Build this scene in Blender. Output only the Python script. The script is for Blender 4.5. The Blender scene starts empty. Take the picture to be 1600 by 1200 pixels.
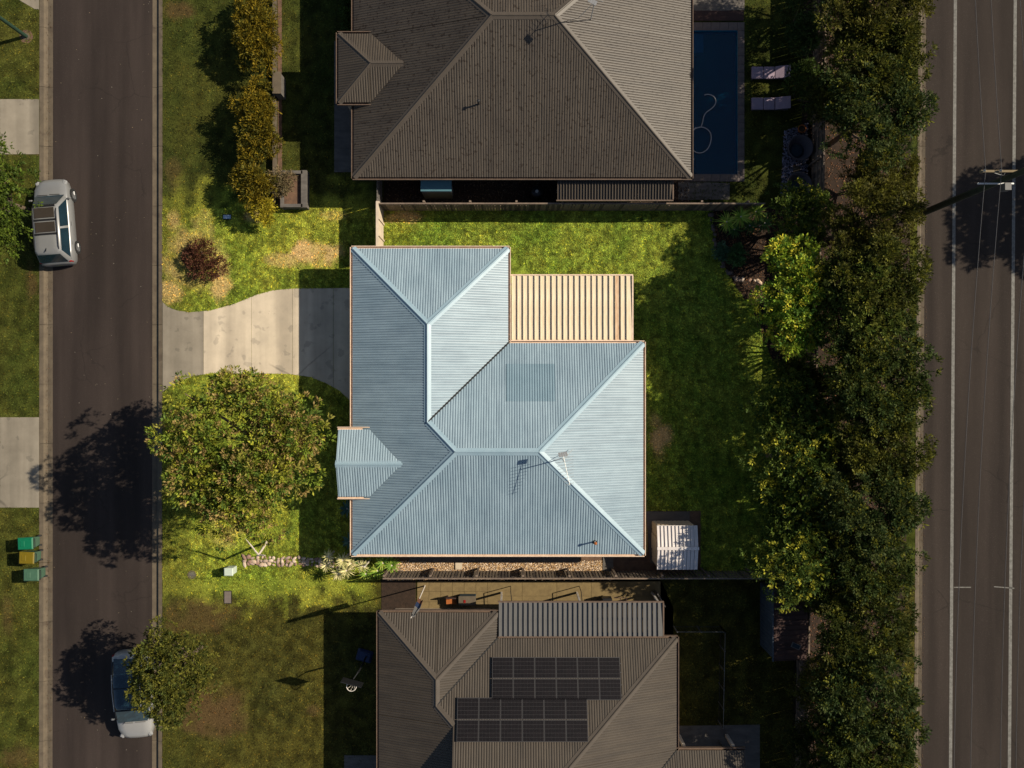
import bpy, math, random
import numpy as np
from mathutils import Vector, Matrix, noise
from mathutils.geometry import tessellate_polygon

# ------------------------------------------------------------------ camera, world, sun, exposure
S = bpy.context.scene
COL = S.collection
R = math.radians
H = 45.0          # drone height in metres
PX = 31.0         # survey scale: plan units per metre on the ground
cam = bpy.data.objects.new('drone_camera', bpy.data.cameras.new('drone_camera'))
COL.objects.link(cam)
cam.location = (0, 0, H)
cam.data.sensor_width = 36
cam.data.lens = 36 * H / (1600 / PX)
cam.data.clip_start = 0.5
cam.data.clip_end = 900
S.camera = cam

SUN_EL, SUN_AZ_SHADOW = 39.5, 15.0      # shadows fall to the west, 15 degrees towards the south
sd = Vector((math.cos(R(SUN_AZ_SHADOW)) * math.cos(R(SUN_EL)), math.sin(R(SUN_AZ_SHADOW)) * math.cos(R(SUN_EL)), math.sin(R(SUN_EL))))
world = bpy.data.worlds.new('World'); S.world = world; world.use_nodes = True
wn = world.node_tree.nodes; wn.clear()
sky = wn.new('ShaderNodeTexSky'); sky.sky_type = 'NISHITA'; sky.sun_disc = False
sky.sun_elevation = R(SUN_EL); sky.sun_rotation = math.atan2(sd.x, sd.y)
bg = wn.new('ShaderNodeBackground'); bg.inputs[1].default_value = 0.068
wo = wn.new('ShaderNodeOutputWorld')
world.node_tree.links.new(sky.outputs[0], bg.inputs[0]); world.node_tree.links.new(bg.outputs[0], wo.inputs[0])
sl = bpy.data.lights.new('sun', 'SUN'); sl.energy = 5.0; sl.angle = R(0.5); sl.color = (1.0, 0.895, 0.725)
so = bpy.data.objects.new('sun', sl); COL.objects.link(so)
so.rotation_euler = sd.to_track_quat('Z', 'Y').to_euler(); so.location = sd * 60
S.view_settings.view_transform = 'Standard'; S.view_settings.look = 'None'
S.view_settings.exposure = 0.62; S.view_settings.gamma = 1.0
S.view_settings.use_curve_mapping = False

rng = np.random.default_rng(7)
random.seed(7)

# ------------------------------------------------------------------ helpers
def W(x, y, z=0.0):
    """survey plan position (plan units read off the aerial) of a point whose height is z"""
    k = (H - z) / H / PX
    return Vector(((x - 800) * k, (600 - y) * k, z))

def tag(o, label=None, cat=None, group=None, kind=None):
    if label: o['label'] = label
    if cat: o['category'] = cat
    if group: o['group'] = group
    if kind: o['kind'] = kind
    return o

def thing(name, label, cat, loc=(0, 0, 0), rz=0.0, group=None):
    o = bpy.data.objects.new(name, None); COL.objects.link(o)
    o.empty_display_size = 0.3
    o.location = loc; o.rotation_euler = (0, 0, rz)
    return tag(o, label, cat, group)

def link(name, me, parent=None, loc=None, rot=None, scale=None):
    o = bpy.data.objects.new(name, me); COL.objects.link(o)
    if parent is not None: o.parent = parent
    if loc is not None: o.location = loc
    if rot is not None: o.rotation_euler = rot
    if scale is not None: o.scale = scale
    return o

class MB:
    """collects geometry for ONE mesh"""
    def __init__(s): s.v = []; s.f = []; s.sm = False
    def add(s, vs, fs):
        n = len(s.v); s.v += [tuple(v) for v in vs]; s.f += [tuple(i + n for i in f) for f in fs]; return s
    def box(s, c, d, rz=0.0, taper=1.0, bevel=0.0):
        hx, hy, hz = d[0] / 2, d[1] / 2, d[2] / 2
        cs, sn = math.cos(rz), math.sin(rz)
        if bevel > 0:
            b = min(bevel, hx * .9, hy * .9, hz * .9)
            rings = [(-hz, b), (-hz + b, 0), (hz - b, 0), (hz, b)]
            vs = []; fs = []
            for z, i in rings:
                t = taper if z > 0 else 1.0
                for (x, y) in ((-hx + b, -hy + i), (hx - b, -hy + i), (hx - i, -hy + b), (hx - i, hy - b), (hx - b, hy - i), (-hx + b, hy - i), (-hx + i, hy - b), (-hx + i, -hy + b)):
                    x *= t; y *= t
                    vs.append((c[0] + x * cs - y * sn, c[1] + x * sn + y * cs, c[2] + z))
            for r in range(3):
                for k in range(8):
                    a = r * 8 + k; b2 = r * 8 + (k + 1) % 8
                    fs.append((a, b2, b2 + 8, a + 8))
            fs.append(tuple(range(7, -1, -1))); fs.append(tuple(range(24, 32)))
            return s.add(vs, fs)
        vs = []
        for z in (-hz, hz):
            t = taper if z > 0 else 1.0
            for (x, y) in ((-hx, -hy), (hx, -hy), (hx, hy), (-hx, hy)):
                x *= t; y *= t
                vs.append((c[0] + x * cs - y * sn, c[1] + x * sn + y * cs, c[2] + z))
        return s.add(vs, [(3, 2, 1, 0), (4, 5, 6, 7), (0, 1, 5, 4), (1, 2, 6, 5), (2, 3, 7, 6), (3, 0, 4, 7)])
    def tube(s, pts, rad, n=6, cap=True):
        pts = [Vector(p) for p in pts]
        if not hasattr(rad, '__len__'): rad = [rad] * len(pts)
        vs = []; fs = []
        for i, p in enumerate(pts):
            d = (pts[min(i + 1, len(pts) - 1)] - pts[max(i - 1, 0)]).normalized()
            a = Vector((0, 0, 1)) if abs(d.z) < .9 else Vector((1, 0, 0))
            u = d.cross(a).normalized(); w = d.cross(u).normalized()
            for k in range(n):
                t = 2 * math.pi * k / n
                vs.append(p + (u * math.cos(t) + w * math.sin(t)) * rad[i])
        for i in range(len(pts) - 1):
            for k in range(n):
                a = i * n + k; b = i * n + (k + 1) % n
                fs.append((a, b, b + n, a + n))
        if cap:
            fs.append(tuple(range(n - 1, -1, -1))); fs.append(tuple(range((len(pts) - 1) * n, len(pts) * n)))
        return s.add(vs, fs)
    def lathe(s, prof, n=20, c=(0, 0, 0)):
        vs = []; fs = []
        for (r, z) in prof:
            for k in range(n):
                t = 2 * math.pi * k / n
                vs.append((c[0] + r * math.cos(t), c[1] + r * math.sin(t), c[2] + z))
        for i in range(len(prof) - 1):
            for k in range(n):
                a = i * n + k; b = i * n + (k + 1) % n
                fs.append((a, b, b + n, a + n))
        return s.add(vs, fs)
    def prism(s, poly, z0, z1):
        n = len(poly)
        vs = [(p[0], p[1], z0) for p in poly] + [(p[0], p[1], z1) for p in poly]
        tris = tessellate_polygon([[Vector((p[0], p[1], 0)) for p in poly]])
        fs = []
        for t in tris:
            a, b, c = t
            ar = (poly[b][0] - poly[a][0]) * (poly[c][1] - poly[a][1]) - (poly[b][1] - poly[a][1]) * (poly[c][0] - poly[a][0])
            if ar < 0: a, b, c = a, c, b
            fs.append((a + n, b + n, c + n)); fs.append((c, b, a))
        for k in range(n):
            m = (k + 1) % n
            fs.append((k, m, m + n, k + n))
        return s.add(vs, fs)
    def mesh(s, name, m, smooth=False):
        me = bpy.data.meshes.new(name); me.from_pydata(s.v, [], s.f)
        if m is not None: me.materials.append(m)
        if smooth: me.polygons.foreach_set('use_smooth', [True] * len(me.polygons))
        me.update(); return me
    def build(s, name, m, parent=None, loc=None, rot=None, smooth=False):
        return link(name, s.mesh(name, m, smooth), parent, loc, rot)

def np_mesh(name, v, f, m, col=None, smooth=False):
    """numpy arrays -> mesh; f is (M,k)"""
    me = bpy.data.meshes.new(name)
    v = np.asarray(v, np.float32); f = np.asarray(f, np.int32)
    me.vertices.add(len(v)); me.vertices.foreach_set('co', v.ravel())
    k = f.shape[1]
    me.loops.add(f.size); me.loops.foreach_set('vertex_index', f.ravel())
    me.polygons.add(len(f)); me.polygons.foreach_set('loop_start', np.arange(0, f.size, k, dtype=np.int32))
    me.update(calc_edges=True)
    if smooth: me.polygons.foreach_set('use_smooth', np.ones(len(f), bool))
    if col is not None:
        a = me.attributes.new('tint', 'FLOAT_COLOR', 'POINT')
        c = np.ones((len(v), 4), np.float32); c[:, :3] = col
        a.data.foreach_set('color', c.ravel())
    me.materials.append(m)
    return me

# ------------------------------------------------------------------ materials
def mat(name, c1, c2=None, scale=3.0, rough=0.8, bump=0.0, bscale=60.0, metal=0.0, detail=6.0, spec=0.3, stretch=None, spots=None, lo=.35, hi=.65):
    m = bpy.data.materials.new(name); m.use_nodes = True
    nt = m.node_tree; N = nt.nodes; L = nt.links
    b = N['Principled BSDF']; b.inputs['Roughness'].default_value = rough; b.inputs['Metallic'].default_value = metal
    b.inputs['Specular IOR Level'].default_value = spec
    tc = N.new('ShaderNodeTexCoord'); src = tc.outputs['Object']
    if stretch:
        mp = N.new('ShaderNodeMapping'); mp.inputs['Scale'].default_value = stretch
        L.new(src, mp.inputs[0]); ssrc = mp.outputs[0]
    else: ssrc = src
    if c2 is None: c2 = tuple(x * .85 for x in c1)
    nz = N.new('ShaderNodeTexNoise'); nz.inputs['Scale'].default_value = scale; nz.inputs['Detail'].default_value = detail
    nz.inputs['Roughness'].default_value = .65
    L.new(ssrc, nz.inputs['Vector'])
    rp = N.new('ShaderNodeValToRGB'); rp.color_ramp.elements[0].position = lo; rp.color_ramp.elements[1].position = hi
    rp.color_ramp.elements[0].color = (*c1, 1); rp.color_ramp.elements[1].color = (*c2, 1)
    L.new(nz.outputs[0], rp.inputs[0]); out = rp.outputs[0]
    if spots:        # (colour, scale, threshold, amount)
        sp = N.new('ShaderNodeTexNoise'); sp.inputs['Scale'].default_value = spots[1]; sp.inputs['Detail'].default_value = 3
        L.new(src, sp.inputs['Vector'])
        r2 = N.new('ShaderNodeValToRGB'); r2.color_ramp.elements[0].position = spots[2]; r2.color_ramp.elements[1].position = min(1, spots[2] + .04)
        r2.color_ramp.elements[0].color = (0, 0, 0, 1); r2.color_ramp.elements[1].color = (spots[3],) * 3 + (1,)
        L.new(sp.outputs[0], r2.inputs[0])
        mx = N.new('ShaderNodeMix'); mx.data_type = 'RGBA'
        L.new(r2.outputs[0], mx.inputs[0]); L.new(out, mx.inputs[6]); mx.inputs[7].default_value = (*spots[0], 1); out = mx.outputs[2]
    L.new(out, b.inputs['Base Color'])
    if bump > 0:
        n2 = N.new('ShaderNodeTexNoise'); n2.inputs['Scale'].default_value = bscale; n2.inputs['Detail'].default_value = 3
        L.new(src, n2.inputs['Vector'])
        bp = N.new('ShaderNodeBump'); bp.inputs['Strength'].default_value = min(1, bump); bp.inputs['Distance'].default_value = .02
        L.new(n2.outputs[0], bp.inputs['Height']); L.new(bp.outputs[0], b.inputs['Normal'])
    return m

def tint_mat(name, base=(1, 1, 1), rough=.55, trans=0.0, spec=.25, fine=None, bump=0.0):
    """colour comes from the pieces' own 'tint' attribute (every leaf, blade or stone has its own)"""
    m = bpy.data.materials.new(name); m.use_nodes = True
    nt = m.node_tree; N = nt.nodes; L = nt.links
    b = N['Principled BSDF']; b.inputs['Roughness'].default_value = rough; b.inputs['Specular IOR Level'].default_value = spec
    at = N.new('ShaderNodeAttribute'); at.attribute_name = 'tint'
    mx = N.new('ShaderNodeMix'); mx.data_type = 'RGBA'; mx.blend_type = 'MULTIPLY'; mx.inputs[0].default_value = 1
    L.new(at.outputs['Color'], mx.inputs[6]); mx.inputs[7].default_value = (*base, 1)
    out = mx.outputs[2]
    if fine:
        tc = N.new('ShaderNodeTexCoord'); nz = N.new('ShaderNodeTexNoise'); nz.inputs['Scale'].default_value = fine[0]; nz.inputs['Detail'].default_value = 4
        L.new(tc.outputs['Object'], nz.inputs['Vector'])
        rp = N.new('ShaderNodeValToRGB'); rp.color_ramp.elements[0].position = .3; rp.color_ramp.elements[1].position = .7
        rp.color_ramp.elements[0].color = (fine[1],) * 3 + (1,); rp.color_ramp.elements[1].color = (fine[2],) * 3 + (1,)
        L.new(nz.outputs[0], rp.inputs[0])
        m2 = N.new('ShaderNodeMix'); m2.data_type = 'RGBA'; m2.blend_type = 'MULTIPLY'; m2.inputs[0].default_value = 1
        L.new(out, m2.inputs[6]); L.new(rp.outputs[0], m2.inputs[7]); out = m2.outputs[2]
        if bump:
            bp = N.new('ShaderNodeBump'); bp.inputs['Strength'].default_value = bump; bp.inputs['Distance'].default_value = .03
            L.new(nz.outputs[0], bp.inputs['Height']); L.new(bp.outputs[0], b.inputs['Normal'])
    L.new(out, b.inputs['Base Color'])
    if trans > 0:
        t = N.new('ShaderNodeBsdfTranslucent'); L.new(out, t.inputs[0])
        ms = N.new('ShaderNodeMixShader'); ms.inputs[0].default_value = trans
        L.new(b.outputs[0], ms.inputs[1]); L.new(t.outputs[0], ms.inputs[2]); L.new(ms.outputs[0], N['Material Output'].inputs[0])
    return m

M = {}
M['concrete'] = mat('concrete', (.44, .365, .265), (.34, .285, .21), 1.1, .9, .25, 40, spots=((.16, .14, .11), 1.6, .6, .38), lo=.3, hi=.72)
M['apron'] = mat('dimmed_concrete', (.20, .172, .13), (.15, .128, .096), 1.1, .9, .2, 40, spots=((.08, .07, .055), 2.0, .64, .4), lo=.3, hi=.72)  # same concrete as the driveway slabs, with the surround dimming painted in
M['slab'] = mat('weathered_slab', (.11, .098, .085), (.07, .062, .055), 1.5, .9, .2, 40, stretch=(1, 3, 1))
M['kerb'] = mat('kerb_concrete', (.10, .078, .052), (.068, .053, .036), 2.2, .9, .3, 50, spots=((.05, .036, .025), 1.2, .6, .5))
M['asphalt'] = mat('asphalt', (.031, .023, .0195), (.0235, .0175, .015), .3, .95, .6, 90, spots=((.055, .045, .038), 26, .64, .6), lo=.4, hi=.6, stretch=(1, .25, 1), detail=8, spec=.15)
M['asphalt2'] = mat('highway_asphalt', (.032, .0245, .02), (.0235, .018, .015), .45, .95, .6, 90, spots=((.055, .046, .038), 30, .62, .6), stretch=(1, .15, 1), detail=8, spec=.15)
M['line'] = mat('road_paint', (.15, .145, .13), (.085, .08, .07), 7, .8)
M['tar'] = mat('dark_tar', (.012, .011, .01), None, 4, .7)
M['blue_roof'] = mat('blue_roof_steel', (.178, .243, .283), (.218, .286, .325), .6, .42, 0, metal=.0, spec=.35, spots=((.12, .17, .2), 7, .72, .35))
M['blue_cap'] = mat('blue_ridge_steel', (.225, .305, .35), (.19, .27, .315), 1.5, .42, spec=.35)
M['old_blue'] = mat('faded_blue_steel', (.12, .182, .22), (.14, .205, .245), 1.5, .5, spec=.3)
M['taupe_roof'] = mat('taupe_roof_steel', (.056, .0445, .033), (.045, .035, .026), .9, .5, spec=.3, spots=((.022, .014, .008), 7, .595, .85))
M['taupe_clean'] = mat('dark_taupe_roof_steel', (.052, .041, .0295), (.044, .034, .0245), .9, .5, spec=.3, spots=((.03, .022, .016), 6, .74, .4))
M['taupe_cap'] = mat('taupe_ridge_steel', (.06, .048, .037), (.05, .04, .03), 2, .5)
M['gutter'] = mat('cream_gutter', (.62, .48, .36), (.5, .36, .26), 5, .5)
M['dark_gutter'] = mat('brown_gutter', (.12, .08, .055), (.08, .055, .04), 5, .5)
M['cream_sheet'] = mat('cream_sheet_steel', (.60, .50, .36), (.50, .40, .27), 2.4, .45, spec=.3, stretch=(5, .7, 1), spots=((.25, .15, .08), 8, .68, .5))
M['rust_sheet'] = mat('rusted_sheet_steel', (.36, .22, .12), (.5, .38, .26), 3, .7, stretch=(5, .7, 1))
M['grey_sheet'] = mat('grey_sheet_steel', (.10, .097, .092), (.08, .077, .073), 2, .5, stretch=(5, .6, 1))
M['shed_sheet'] = mat('pale_shed_steel', (.56, .52, .49), (.42, .38, .36), 2.2, .45, stretch=(4, .6, 1), spots=((.2, .1, .08), 9, .68, .6))
M['shed_wall'] = mat('beige_shed_steel', (.6, .48, .34), (.5, .4, .28), 2, .5)
M['dark_shed'] = mat('slate_shed_steel', (.05, .065, .08), (.035, .045, .055), 2, .5)
M['brick'] = mat('pale_render', (.34, .28, .22), (.28, .23, .18), 2, .9, .3, 30)
M['wood'] = mat('weathered_paling', (.20, .155, .11), (.11, .085, .065), 4, .9, .5, 60, stretch=(6, 6, .8))
M['wood_dark'] = mat('grey_paling', (.09, .07, .055), (.05, .04, .034), 4, .9, .5, 60, stretch=(6, 6, .8))
M['rail'] = mat('fence_rail_timber', (.17, .125, .09), (.10, .075, .06), 3, .9)
M['glass'] = mat('dark_window_glass', (.012, .018, .024), (.012, .018, .024), 2, .06, spec=.6)
M['frame'] = mat('window_frame', (.5, .48, .45), None, 3, .5)
M['door'] = mat('garage_door_steel', (.4, .36, .3), None, 3, .5)
M['soil'] = mat('garden_soil', (.032, .019, .012), (.018, .011, .007), 5, 1, .8, 30)
M['mulch_red'] = mat('dirt', (.13, .075, .045), (.075, .045, .03), 3, 1, .7, 30)
M['black'] = mat('black_plastic', (.012, .012, .013), None, 3, .4)
M['rubber'] = mat('tyre_rubber', (.014, .014, .014), None, 3, .8)
M['silver'] = mat('silver_car_paint', (.145, .145, .14), (.13, .13, .128), 1, .3, spec=.6)
M['white_car'] = mat('white_car_paint', (.22, .215, .205), (.2, .195, .187), 1, .28, spec=.6)
M['alloy'] = mat('alloy_wheel', (.18, .18, .18), None, 3, .35, metal=.6)
M['carglass'] = mat('blue_tinted_glass', (.006, .016, .024), (.008, .022, .032), 2, .05, spec=.7)
M['tan_panel'] = mat('brown_tinted_roof_panel', (.035, .028, .022), None, 2, .2, spec=.6)
M['red_lens'] = mat('red_lens', (.2, .01, .01), None, 3, .2)
M['lamp'] = mat('clear_lens', (.2, .2, .2), None, 3, .15)
M['plate'] = mat('number_plate', (.35, .3, .12), None, 3, .4)
M['bin_green'] = mat('bin_lid_green', (.003, .11, .05), (.003, .095, .045), 3, .45)
M['bin_yellow'] = mat('bin_lid_yellow', (.13, .09, .003), (.11, .08, .003), 3, .45)
M['bin_body'] = mat('bin_body_green', (.05, .10, .065), None, 3, .5)
M['bin_pale'] = mat('bin_lid_pale', (.045, .10, .06), None, 3, .5)
M['pole_green'] = mat('green_pole_paint', (.02, .045, .03), (.012, .03, .018), 2, .6)
M['pole_dark'] = mat('mossy_pole_timber', (.03, .036, .018), (.018, .022, .011), 3, .9, .4, 30)
M['crossarm'] = mat('crossarm_timber', (.17, .13, .075), None, 5, .9)
M['wire'] = mat('power_wire', (.09, .085, .08), None, 3, .5)
M['metal'] = mat('galvanised_metal', (.4, .4, .38), None, 5, .4, metal=.3)
M['trunk'] = mat('bark', (.12, .085, .06), (.06, .042, .03), 6, .95, .7, 30)
M['pale_bark'] = mat('pale_bark', (.55, .48, .40), (.4, .33, .27), 6, .9, .4, 30)
M['cell'] = mat('solar_cell', (.006, .005, .005), (.009, .007, .007), 3, .35, spec=.2)
M['cellframe'] = mat('solar_frame', (.05, .047, .046), None, 3, .4)
M['cushion'] = mat('lilac_cushion', (.25, .19, .23), (.21, .16, .2), 4, .9)
M['rattan'] = mat('grey_rattan', (.085, .07, .075), (.06, .05, .055), 20, .85, .5, 60)
M['navy'] = mat('dark_teal_cushion', (.02, .035, .045), None, 4, .9)
M['paver'] = mat('pool_paver', (.12, .095, .085), (.085, .07, .065), 3, .9, .3, 50)
M['tan_paver'] = mat('tan_paver', (.16, .115, .05), (.12, .085, .038), 3, .9, .3, 50)
M['pooltile'] = mat('pool_plaster', (.004, .24, .44), (.003, .2, .38), 1, .6)
M['poolstep'] = mat('pool_step_plaster', (.03, .33, .42), None, 1, .6)
M['hose'] = mat('pale_hose', (.42, .38, .36), None, 3, .5)
M['terracotta'] = mat('terracotta', (.3, .09, .02), None, 5, .9)
M['timber_dk'] = mat('dark_deck_timber', (.045, .022, .018), (.03, .016, .014), 5, .8)
M['blue_flag'] = mat('blue_fabric', (.01, .022, .06), None, 4, .8)
M['orange_flag'] = mat('orange_fabric', (.1, .04, .02), None, 4, .8)
M['white_flag'] = mat('white_fabric', (.1, .095, .09), None, 4, .8)
M['teal_box'] = mat('teal_cabinet', (.06, .14, .17), None, 3, .5)
M['pillar'] = mat('pale_green_cabinet', (.40, .45, .38), (.34, .39, .32), 4, .6)
M['pit'] = mat('pit_lid_concrete', (.13, .105, .09), None, 6, .9)
M['bluepit'] = mat('blue_grey_pit_lid', (.25, .33, .42), None, 6, .7)
M['white_post'] = mat('white_painted_steel', (.55, .5, .44), None, 4, .5)
M['fibre'] = mat('beige_fence_board', (.50, .41, .30), (.40, .33, .25), 2.5, .8, .2, 40)
M['leaf'] = tint_mat('foliage', trans=.32, rough=.6, spec=.12, base=(1.45, 1.45, 1.3))
M['grass'] = tint_mat('grass_blades', trans=.25, rough=.7, spec=.1)
M['lawn'] = tint_mat('turf', rough=1, spec=0.05, fine=(14, .62, 1.35), bump=.9)
M['stone'] = tint_mat('field_stone', rough=.95, fine=(9, .6, 1.3), bump=.6)
wt = bpy.data.materials.new('pool_water'); wt.use_nodes = True
nt = wt.node_tree; N = nt.nodes; L = nt.links
b = N['Principled BSDF']; b.inputs['Base Color'].default_value = (0.0, .05, .10, 1); b.inputs['Roughness'].default_value = .04
tr = N.new('ShaderNodeBsdfTransparent'); tr.inputs[0].default_value = (.3, .62, .78, 1)
ms = N.new('ShaderNodeMixShader'); ms.inputs[0].default_value = .68
nz = N.new('ShaderNodeTexNoise'); nz.inputs['Scale'].default_value = 6; bp = N.new('ShaderNodeBump'); bp.inputs['Strength'].default_value = .5
L.new(nz.outputs[0], bp.inputs['Height']); L.new(bp.outputs[0], b.inputs['Normal'])
L.new(b.outputs[0], ms.inputs[1]); L.new(tr.outputs[0], ms.inputs[2]); L.new(ms.outputs[0], N['Material Output'].inputs[0])
M['water'] = wt

def cracks(m, scale, depth, keep, warp=.35):
    """thin branching cracks in worn paving, only here and there"""
    nt = m.node_tree; N = nt.nodes; L = nt.links; b = N['Principled BSDF']; src = b.inputs['Base Color'].links[0].from_socket
    tc = [n for n in N if n.type == 'TEX_COORD'][0]
    wz = N.new('ShaderNodeTexNoise'); wz.inputs['Scale'].default_value = 2.5; wz.inputs['Detail'].default_value = 5; L.new(tc.outputs['Object'], wz.inputs['Vector'])
    ad = N.new('ShaderNodeVectorMath'); ad.operation = 'MULTIPLY_ADD'; L.new(wz.outputs['Color'], ad.inputs[0]); ad.inputs[1].default_value = (warp,) * 3; L.new(tc.outputs['Object'], ad.inputs[2])
    vo = N.new('ShaderNodeTexVoronoi'); vo.feature = 'DISTANCE_TO_EDGE'; vo.inputs['Scale'].default_value = scale; L.new(ad.outputs[0], vo.inputs['Vector'])
    r1 = N.new('ShaderNodeValToRGB'); r1.color_ramp.elements[0].position = .004; r1.color_ramp.elements[1].position = .012
    r1.color_ramp.elements[0].color = (1, 1, 1, 1); r1.color_ramp.elements[1].color = (0, 0, 0, 1); L.new(vo.outputs[0], r1.inputs[0])
    mz = N.new('ShaderNodeTexNoise'); mz.inputs['Scale'].default_value = .22; L.new(tc.outputs['Object'], mz.inputs['Vector'])
    r2 = N.new('ShaderNodeValToRGB'); r2.color_ramp.elements[0].position = keep; r2.color_ramp.elements[1].position = keep + .05
    L.new(mz.outputs[0], r2.inputs[0])
    mu = N.new('ShaderNodeMath'); mu.operation = 'MULTIPLY'; L.new(r1.outputs[0], mu.inputs[0]); L.new(r2.outputs[0], mu.inputs[1])
    m2 = N.new('ShaderNodeMath'); m2.operation = 'MULTIPLY'; L.new(mu.outputs[0], m2.inputs[0]); m2.inputs[1].default_value = depth
    # broad worn lanes and drips
    lz = N.new('ShaderNodeTexNoise'); mp = N.new('ShaderNodeMapping'); mp.inputs['Scale'].default_value = (1.1, .05, 1); L.new(tc.outputs['Object'], mp.inputs[0]); L.new(mp.outputs[0], lz.inputs['Vector']); lz.inputs['Scale'].default_value = 1; lz.inputs['Detail'].default_value = 3
    r3 = N.new('ShaderNodeValToRGB'); r3.color_ramp.elements[0].position = .38; r3.color_ramp.elements[1].position = .62; r3.color_ramp.elements[0].color = (.8, .8, .8, 1); r3.color_ramp.elements[1].color = (1.18, 1.18, 1.18, 1); L.new(lz.outputs[0], r3.inputs[0])
    ml = N.new('ShaderNodeMix'); ml.data_type = 'RGBA'; ml.blend_type = 'MULTIPLY'; ml.inputs[0].default_value = 1; L.new(src, ml.inputs[6]); L.new(r3.outputs[0], ml.inputs[7])
    mx = N.new('ShaderNodeMix'); mx.data_type = 'RGBA'; L.new(m2.outputs[0], mx.inputs[0]); L.new(ml.outputs[2], mx.inputs[6]); mx.inputs[7].default_value = (.008, .007, .006, 1)
    L.new(mx.outputs[2], b.inputs['Base Color'])
cracks(M['asphalt'], .45, .32, .54); cracks(M['asphalt2'], .35, .4, .55)
cracks(M['concrete'], .22, .3, .58, .2); cracks(M['apron'], .25, .35, .55, .2)

def in_poly(x, y, poly):
    x = np.asarray(x); y = np.asarray(y); r = np.zeros(x.shape, bool); n = len(poly)
    for i in range(n):
        x0, y0 = poly[i][0], poly[i][1]; x1, y1 = poly[(i + 1) % n][0], poly[(i + 1) % n][1]
        if y0 == y1: continue
        c = ((y0 > y) != (y1 > y)) & (x < (x1 - x0) * (y - y0) / (y1 - y0) + x0)
        r ^= c
    return r

def fbm(x, y, sc, seed=0.0):
    return np.array([noise.fractal(Vector((a * sc + seed, b * sc - seed, seed)), .8, 2.1, 4) for a, b in zip(x, y)])

# ------------------------------------------------------------------ SETTING: ground, roads, lawns
def struct(o): return tag(o, kind='structure')
g = MB().prism([(-300, -300), (300, -300), (300, 300), (-300, 300)], -0.6, -0.5).build('ground', M['mulch_red']); struct(g)

YT, YB = 24.0, -24.0
# plan x of kerb and road edges (near constant down the picture)
def gx(px): return (px - 800) / PX
def gy(py): return (600 - py) / PX
def pp(*pts): return [(gx(a), gy(b)) for a, b in pts]
RZ = -0.12
road = MB().prism([(gx(80), YB), (gx(238), YB), (gx(238), YT), (gx(80), YT)], -.5, RZ).build('street', M['asphalt']); struct(road)
hw = MB().prism([(gx(1440), YB), (gx(1720), YB), (gx(1730), YT), (gx(1449), YT)], -.5, RZ).build('highway', M['asphalt2']); struct(hw)
fr = MB().prism([(gx(1720), YB), (gx(1960), YB), (gx(1970), YT), (gx(1730), YT)], -.5, -.01).build('far_verge', M['mulch_red']); struct(fr)

def kerb_strip(x_road0, x_back0, x_road1, x_back1, name, seg=2.95):
    """kerb and channel cast in sections between y=YB (…0) and y=YT (…1): channel, rise, top"""
    root = bpy.data.objects.new(name, None); COL.objects.link(root); struct(root)
    n = int((YT - YB) / seg)
    for i in range(n):
        t0 = i / n; t1 = (i + 1) / n - .012 / seg / n * 1.2
        vs = []
        for t in (t0, t1):
            y = YB + (YT - YB) * t
            a = x_road0 + (x_road1 - x_road0) * t; b2 = x_back0 + (x_back1 - x_back0) * t
            for f, z in ((0, RZ + .006), (.42, RZ - .012), (.56, RZ + .03), (.66, .0), (1, .012), (1, -.4), (0, -.4)):
                vs.append((a + (b2 - a) * f, y, z))
        m = 7; fs = [(k, (k + 1) % m, m + (k + 1) % m, m + k) for k in range(m)]
        fs += [tuple(range(m)), tuple(range(2 * m - 1, m - 1, -1))]
        MB().add(vs, fs).build('kerb_section', M['kerb'], root)
    return root
kerb_strip(gx(80), gx(61), gx(81), gx(62), 'kerb')
kerb_strip(gx(236), gx(253), gx(237), gx(254), 'kerb')
kerb_strip(gx(1440), gx(1427), gx(1450), gx(1436), 'kerb')

def road_line(p0, p1, w, name='lane_line'):
    a = Vector((*p0, 0)); b2 = Vector((*p1, 0)); d = (b2 - a).normalized(); n = Vector((-d.y, d.x, 0)) * w / 2
    return tag(MB().prism([tuple((a - n)[:2]), tuple((b2 - n)[:2]), tuple((b2 + n)[:2]), tuple((a + n)[:2])], RZ - .05, RZ + .005).build(name, M['line']), kind='structure')
road_line((gx(1486), YB), (gx(1495.5), YT), .16)
road_line((gx(1578), YB), (gx(1589.5), YT), .16)
road_line((gx(1492), gy(918.5)), (gx(1519), gy(918.5)), .05)
road_line((gx(1555), gy(917.5)), (gx(1587), gy(920)), .05)

# lawns: a turf sheet with its worn patches + the blades growing on it
wear_patches = [  # plan x, y, rx, ry, strength
    (495, 395, 42, 22, 1.0), (440, 405, 30, 12, .6), (395, 335, 16, 12, .7), (300, 400, 45, 60, .45), (345, 440, 18, 40, .8), (520, 335, 20, 8, .3),
    (268, 455, 22, 16, .6), (1030, 690, 18, 26, 1.0), (1020, 655, 12, 14, .7), (1015, 850, 16, 40, .8), (1010, 885, 60, 14, .9),
    (310, 960, 60, 30, .6), (345, 1110, 40, 45, .9), (310, 1120, 30, 30, .9), (270, 345, 12, 20, .5), (48, 440, 8, 34, .6), (45, 235, 30, 8, .5),
    (270, 270, 15, 30, .5), (275, 15, 25, 14, .7), (490, 1110, 14, 10, .6), (625, 338, 30, 10, .9), (350, 820, 30, 30, .3), (10, 960, 10, 30, .4), (30, 1180, 30, 20, .6)]
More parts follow.
